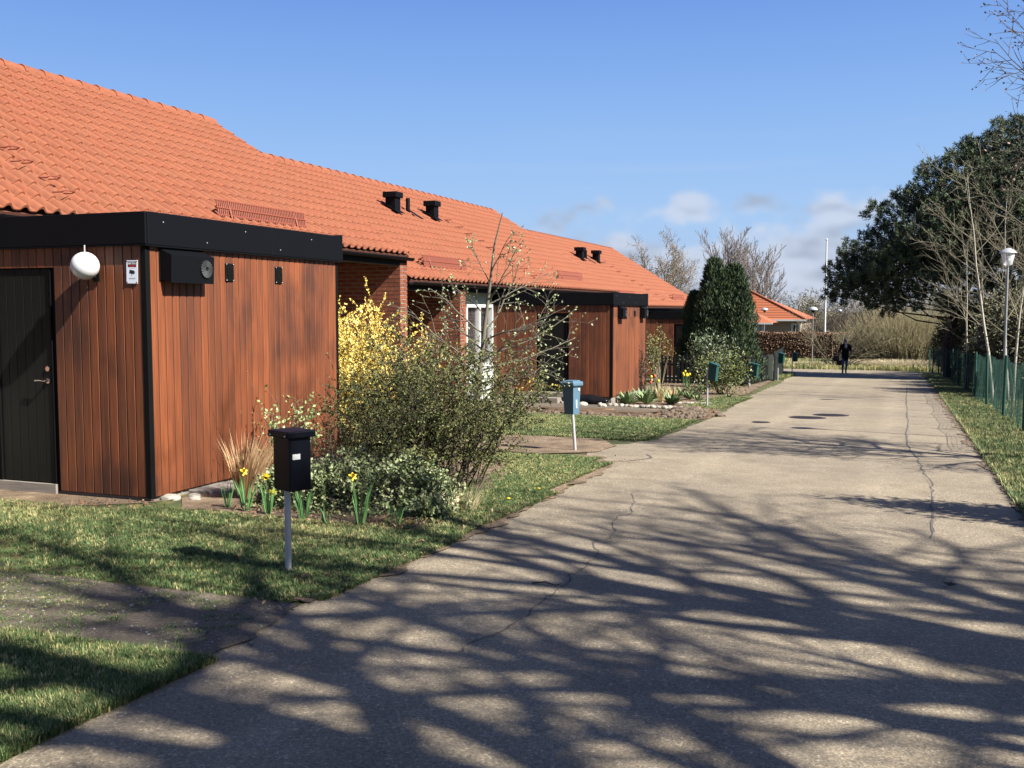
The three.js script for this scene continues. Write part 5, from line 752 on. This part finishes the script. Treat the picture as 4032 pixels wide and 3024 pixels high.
  const bag = new THREE.SphereGeometry(1, 30, 16), q = bag.attributes.position; for (let i = 0; i < q.count; i++) { const v = V(q.getX(i), q.getY(i), q.getZ(i)), f = 0.8 + 0.5 * fbm(v.x * 4 + 2, v.y * 5 + v.z * 4, 256, 3, 6); q.setXYZ(i, v.x * 0.5 * f, v.y * 0.13 * f, v.z * 0.2 * f); } bag.computeVertexNormals();
  const b = mesh('plastic_sack', bag, mat(0.01, 0.01, 0.012, 0.18), scene); b.position.set(-6.9, gy(-22.75) + 0.1, -22.72); tag(b, 'crumpled shiny black plastic sack at the foot of the middle shed', 'sack');
  const iron = mat(0.06, 0.048, 0.052, 0.65, { metalness: 0.4 });
  [[-1.75, -21.0, 0.36, 'round manhole cover nearer to the gravel side of the pair'], [-1.36, -21.95, 0.36, 'round manhole cover behind the other of the pair'], [-2.45, -19.35, 0.17, 'small round water cover in the left part of the lane']].forEach(([x, z, R, l]) => { const o = thing('manhole_cover', l, 'manhole', [x, gy(z) + 0.008, z]); o.rotation.x = -0.029; mesh('rim', new THREE.CylinderGeometry(R, R, 0.012, 36), iron, o); const lid = mesh('lid', new THREE.CylinderGeometry(R * 0.88, R * 0.88, 0.018, 36), iron, o); for (let i = -3; i <= 3; i++) mesh('rib', box(-Math.sqrt(1 - (i / 4.2) ** 2) * R * 0.8, Math.sqrt(1 - (i / 4.2) ** 2) * R * 0.8, 0.008, 0.013, i * R * 0.2 - 0.015, i * R * 0.2 + 0.015), iron, lid); });
  const tw = mesh('twig', new Tubes().add([V(0, 0.01, 0), V(0.08, 0.02, -0.02), V(0.16, 0.014, 0.01), V(0.2, 0.03, 0.02)], [0.006, 0.005, 0.004, 0.002], 5).geo(), M.barkDark, scene); tw.position.set(-2.12, gy(-5.85) + 0.006, -5.85); tag(tw, 'thin dark fallen twig lying on the lane', 'twig');
  const lf = new Leaves(); for (let k = 0; k < 5; k++) lf.add(V(0, 0.008, 0), V(Math.cos(k * 1.25), 0.4, Math.sin(k * 1.25)).normalize(), V(0, 1, 0.3), 0.05, 0.03, [0.045, 0.02, 0.012]); const d = mesh('dead_leaf', lf.geo(), M.leaf, scene); d.position.set(0.31, gy(-6.82) + 0.008, -6.82); tag(d, 'crumpled dark brown dead leaf on the lane', 'leaf');
}
// leaf litter, gravel crumbs on the lane
{ const r = rng(311), lv = new Leaves(), zone = (n, f) => { for (let i = 0; i < n; i++) { const [x, z] = f(); lv.add(V(x, gy(z) + 0.022 + r() * 0.02, z), V(r() - 0.5, (r() - 0.3) * 0.6, r() - 0.5).normalize(), rdir(r, 2), 0.02 + r() * 0.03, 0.02, vary([[0.2, 0.1, 0.05], [0.28, 0.17, 0.09], [0.12, 0.065, 0.035]][i % 3], r)); } };
  zone(500, () => [-5.5 + r() * 1.9, -7.0 - r() * 0.8]); zone(90, () => [-3.95 + r() * 0.4, -7.05 - r() * 0.4]); zone(260, () => [1.0 + r() * 0.9, -9 - r() * 14]); zone(160, () => [-3.5 + r() * 0.45, -4.6 - r() * 8]); zone(90, () => [-6.9 + r() * 0.8, -6.9 - r() * 0.4]);
  const o = mesh('leaf_litter', lv.geo(), M.leaf, scene); tag(o, 'scattered dry brown leaf litter along beds and verges', 'leaf litter', undefined, 'stuff');
  const st = [], c = new THREE.IcosahedronGeometry(1, 0); for (let i = 0; i < 420; i++) { const x = r() < 0.5 ? -6 + r() * 3 : -3.2 + r() * 4.2, z = x < -3.1 ? -3.95 - r() * 0.85 : -3.2 - r() * 9, k = (0.002 + r() * r() * 0.006) * (x < -3.1 ? 1.3 : 1); st.push(c.clone().scale(k, k * 0.7, k * 1.2).rotateY(r() * 6).translate(x, gy(z) + (x < -3.1 ? 0.018 : 0.008), z)); }
  const g = mesh('loose_gravel', mergeGeometries(st), mat(0.4, 0.385, 0.36, 0.9), scene); tag(g, 'loose pale gravel crumbs on the lane and dark path', 'gravel', undefined, 'stuff'); }

// ---------------------------------------------------------------- the walking person
{
  const s = thing('person', 'person in dark coat, pale hood and jeans walking on the lane', 'person', [-2.57, gy(-51) + 0.012, -51], 0.2);
  function field(bones, lo, hi, cell, k = 0.03) { // smooth union of tapered capsules meshed on a grid
    const size = Math.max(hi[0] - lo[0], hi[1] - lo[1], hi[2] - lo[2]), res = Math.ceil(size / cell), mc = new MarchingCubes(res, M.black, false, false, 60000), c = lo.map((a, i) => (a + hi[i]) / 2); mc.isolation = 0;
    for (let z = 0, i = 0; z < res; z++) for (let y = 0; y < res; y++) for (let x = 0; x < res; x++, i++) {
      const p = [x, y, z].map((q, n) => c[n] + (q - res / 2) / (res / 2) * size / 2); let d = 1;
      for (const [a, ra, b, rb, sx = 1] of bones) { const ab = [b[0] - a[0], b[1] - a[1], b[2] - a[2]], ap = [p[0] - a[0], p[1] - a[1], p[2] - a[2]], t = clamp((ap[0] * ab[0] + ap[1] * ab[1] + ap[2] * ab[2]) / (ab[0] ** 2 + ab[1] ** 2 + ab[2] ** 2 + 1e-9)), dd = Math.hypot((ap[0] - ab[0] * t), ap[1] - ab[1] * t, (ap[2] - ab[2] * t) * sx) - mix(ra, rb, t), h = clamp(0.5 + 0.5 * (d - dd) / k); d = mix(d, dd, h) - k * h * (1 - h); }
      mc.field[i] = -d;
    }
    mc.update(); const n = mc.count, g = new THREE.BufferGeometry(), P = new Float32Array(n * 3), N = new Float32Array(n * 3);
    for (let i = 0; i < n; i++) for (let q = 0; q < 3; q++) { P[i * 3 + q] = c[q] + mc.positionArray[i * 3 + q] * size / 2; N[i * 3 + q] = mc.normalArray[i * 3 + q]; }
    g.setAttribute('position', new THREE.BufferAttribute(P, 3)); g.setAttribute('normal', new THREE.BufferAttribute(N, 3)); return g;
  }
  const legs = [[[-0.09, 0.82, 0], 0.085, [-0.1, 0.45, 0.03], 0.06], [[-0.1, 0.45, 0.03], 0.06, [-0.1, 0.09, -0.02], 0.042], [[0.09, 0.82, 0], 0.085, [0.08, 0.46, -0.06], 0.06], [[0.08, 0.46, -0.06], 0.06, [0.07, 0.1, -0.16], 0.042]];
  const feet = [[[-0.1, 0.04, -0.05], 0.038, [-0.11, 0.03, 0.12], 0.03], [[0.07, 0.05, -0.2], 0.036, [0.07, 0.03, -0.04], 0.03]];
  const torso = [[[0, 0.85, 0], 0.15, [0, 1.1, 0], 0.15, 1.3], [[0, 1.1, 0], 0.15, [0, 1.3, 0], 0.16, 1.35], [[-0.13, 1.33, 0], 0.075, [0.13, 1.33, 0], 0.075]];
  const arms = [[[-0.19, 1.32, 0], 0.06, [-0.27, 1.08, 0.02], 0.05], [[-0.27, 1.08, 0.02], 0.05, [-0.36, 0.97, 0.16], 0.04], [[0.19, 1.32, 0], 0.06, [0.26, 1.1, -0.02], 0.05], [[0.26, 1.1, -0.02], 0.05, [0.24, 1.04, 0.18], 0.04]];
  const head = [[[0, 1.38, 0], 0.05, [0, 1.48, 0.02], 0.055], [[0, 1.5, 0.015], 0.075, [0, 1.55, 0.01], 0.085], [[0, 1.5, 0.085], 0.014, [0, 1.47, 0.095], 0.016]];
  const hands = [-1, 1].flatMap((e) => { const w = e < 0 ? [-0.36, 0.97, 0.16] : [0.24, 1.04, 0.18], o = [[w, 0.034, [w[0] + e * 0.01, w[1] - 0.02, w[2] + 0.06], 0.03]]; for (let f = 0; f < 4; f++) { const b = [w[0] - 0.024 + f * 0.016, w[1] - 0.02, w[2] + 0.085]; o.push([b, 0.009, [b[0], b[1] - 0.02, b[2] + 0.03], 0.008], [[b[0], b[1] - 0.02, b[2] + 0.03], 0.008, [b[0], b[1] - 0.045, b[2] + 0.02], 0.007]); } o.push([[w[0] - e * 0.03, w[1], w[2] + 0.03], 0.011, [w[0] - e * 0.05, w[1] - 0.015, w[2] + 0.07], 0.009]); return o; });
  const thin = (l, k) => l.map(([a, ra, b, rb, q]) => [a, ra * k, b, rb * k, q]);
  mesh('body', field([...thin(legs, 0.85), ...thin(torso, 0.85), ...thin(arms, 0.85), ...head, ...hands, ...thin(feet, 0.8)], [-0.5, 0, -0.3], [0.5, 1.7, 0.35], 0.014, 0.02), mat(0.35, 0.2, 0.14, 0.6), s);
  mesh('jeans', field(legs, [-0.5, 0, -0.4], [0.5, 1.0, 0.4], 0.014), mat(0.12, 0.16, 0.27, 0.85), s);
  mesh('coat', field([...torso, ...arms, [[0, 0.78, 0], 0.165, [0, 0.95, 0], 0.155, 1.25]], [-0.6, 0.5, -0.5], [0.6, 1.6, 0.5], 0.016, 0.05), mat(0.012, 0.012, 0.014, 0.8), s);
  mesh('hood', field([[[0, 1.5, -0.035], 0.088, [0, 1.565, -0.03], 0.095], [[0, 1.39, 0.0], 0.085, [0, 1.42, 0.02], 0.08], [[0, 1.33, 0.1], 0.06, [0, 1.24, 0.12], 0.045]], [-0.25, 1.15, -0.25], [0.25, 1.75, 0.25], 0.012), mat(0.5, 0.48, 0.5, 0.9), s);
  mesh('shoes', field(feet, [-0.3, -0.05, -0.3], [0.3, 0.3, 0.3], 0.012), mat(0.012, 0.011, 0.011, 0.6), s);
  const b = thing('shoulder_bag', 'brown bag carried on the arm of the walking person', 'bag', [-2.97, gy(-51) + 0.72, -50.9], 0.2); mesh('bag_body', new THREE.SphereGeometry(1, 24, 14).scale(0.17, 0.14, 0.09), mat(0.07, 0.04, 0.03, 0.7), b); mesh('strap', new THREE.TorusGeometry(0.12, 0.012, 6, 20, Math.PI).translate(0.02, 0.1, 0), mat(0.05, 0.03, 0.02, 0.7), b);
  const b2 = thing('red_bag', 'dark red bag hanging beside the jeans of the walking person', 'bag', [-2.83, gy(-51) + 0.52, -50.95], 0.2); mesh('bag_body', new RoundedBoxGeometry(0.26, 0.24, 0.1, 3, 0.04), mat(0.12, 0.02, 0.015, 0.7), b2); mesh('strap', new THREE.TorusGeometry(0.08, 0.009, 6, 16, Math.PI).translate(0, 0.1, 0), mat(0.08, 0.015, 0.012, 0.7), b2);
}

// ---------------------------------------------------------------- grass
{
  const r = rng(401), g = new Leaves(); for (let i = 0; i < 9; i++) { const a = r() * 6.283, k = 0.15 + r() * 0.7, p = V((r() - 0.5) * 0.035, -0.004, (r() - 0.5) * 0.035), h = 0.6 + r() * 0.5; g.blade(p, V(p.x + Math.cos(a) * k * 0.03, h * 0.034, p.z + Math.sin(a) * k * 0.03), 0.0035, [1, 1, 1], V(-Math.sin(a), 0, Math.cos(a))); }
  const geo = g.geo(); geo.deleteAttribute('color'); const spots = [], C = (n, f, s = 1, h = 1, tone = 0) => { for (let i = 0; i < n; i++) { const q = f(); if (q) spots.push([q[0], q[1], s * (0.7 + r() * 0.7), h * (0.6 + r() * 0.8), tone]); } };
  const edgeL = (z) => z > -3.9 ? -3.0 : z > -5 ? -3.3 : z > -7 ? -3.12 : z > -9.5 ? -3.17 : z > -12 ? -3.32 : -3.6, fr = (x, z) => x > -0.42 + z * 0.99 - 1.2;
  const inBed = (x, z) => z < -7.15 && z > -11.5 && x < -4.15 + (z + 9.2) * 0.1 && x > -6.4;
  C(26000, () => { const z = -1.8 - r() * 2.05, x = -3.0 - r() * r() * 3.2 + 0.02; return fr(x, z) && [x, z]; }, 1.0, 0.72);
  C(64000, () => { const z = -4.85 - r() * 7.6, x = edgeL(z) + 0.03 - Math.pow(r(), 1.3) * 6; if (inBed(x, z) || !fr(x, z) || (x < -6.2 && z < -6.9)) return; if (fbm(x * 2.2, z * 2.2, 256, 3, 7) < 0.3 && r() < 0.75) return; return [x, z]; }, 1.0, 0.62);
  C(34000, () => { const z = -14.9 - r() * 4.2, x = -3.58 - r() * 4.6; return [x, z]; }, 1.4, 0.6);
  C(6000, () => { const z = -22.3 - r() * 5.2, x = -3.7 - r() * 0.9; return [x, z]; }, 1.4, 0.7);
  C(52000, () => { const z = -9 - Math.pow(r(), 1.4) * 42, x = 1.06 + r() * r() * 3.4; return [x, z]; }, 1.6, 0.95);
  C(3500, () => { const z = -3.9 - r() * 0.9, x = -3.2 - r() * 3.2; return (fbm(x * 3, z * 3, 256, 3, 4) > 0.5) && [x, z]; }, 1, 0.3);
  C(9000, () => { const z = -57.5 - r() * 9, x = -14 + r() * 18; return [x, z]; }, 4, 1.6, 1);
  C(4000, () => { const z = -41 - r() * 9, x = -4.4 - r() * 2.2 - (z < -46 ? (-46 - z) * 0.3 : 0); return [x, z]; }, 2.4, 1.2);
  const im = new THREE.InstancedMesh(geo, new THREE.MeshStandardMaterial({ roughness: 0.75 }), spots.length), m4 = new THREE.Matrix4(), q = new THREE.Quaternion(), col = new THREE.Color(), up = V(0, 1, 0);
  spots.forEach(([x, z, s, h, tone], i) => { const patch = fbm(x * 0.9 + 20, z * 0.9 + 50, 256, 4, 8), dry = step(0.42, 0.72, patch + (r() - 0.5) * 0.3) * 0.75, c = r() < 0.15 + dry * 0.35 + tone * 0.5 ? [0.34, 0.29, 0.12] : [mix(0.072, 0.16, dry), mix(0.112, 0.172, dry), mix(0.028, 0.055, dry)], v = 0.7 + r() * 0.6;
    m4.compose(V(x, gy(z) + 0.012, z), q.setFromAxisAngle(up, r() * 6.283), V(s, h * s, s)); im.setMatrixAt(i, m4); im.setColorAt(i, col.setRGB(c[0] * v * 0.8, c[1] * v * 0.84, c[2] * v * 0.8)); });
  im.name = 'grass_blades'; im.castShadow = im.receiveShadow = true; scene.add(im); tag(im, 'short patchy spring grass with straw blades on lawns and verges', 'grass', undefined, 'stuff');
}
renderer.render(scene, camera);
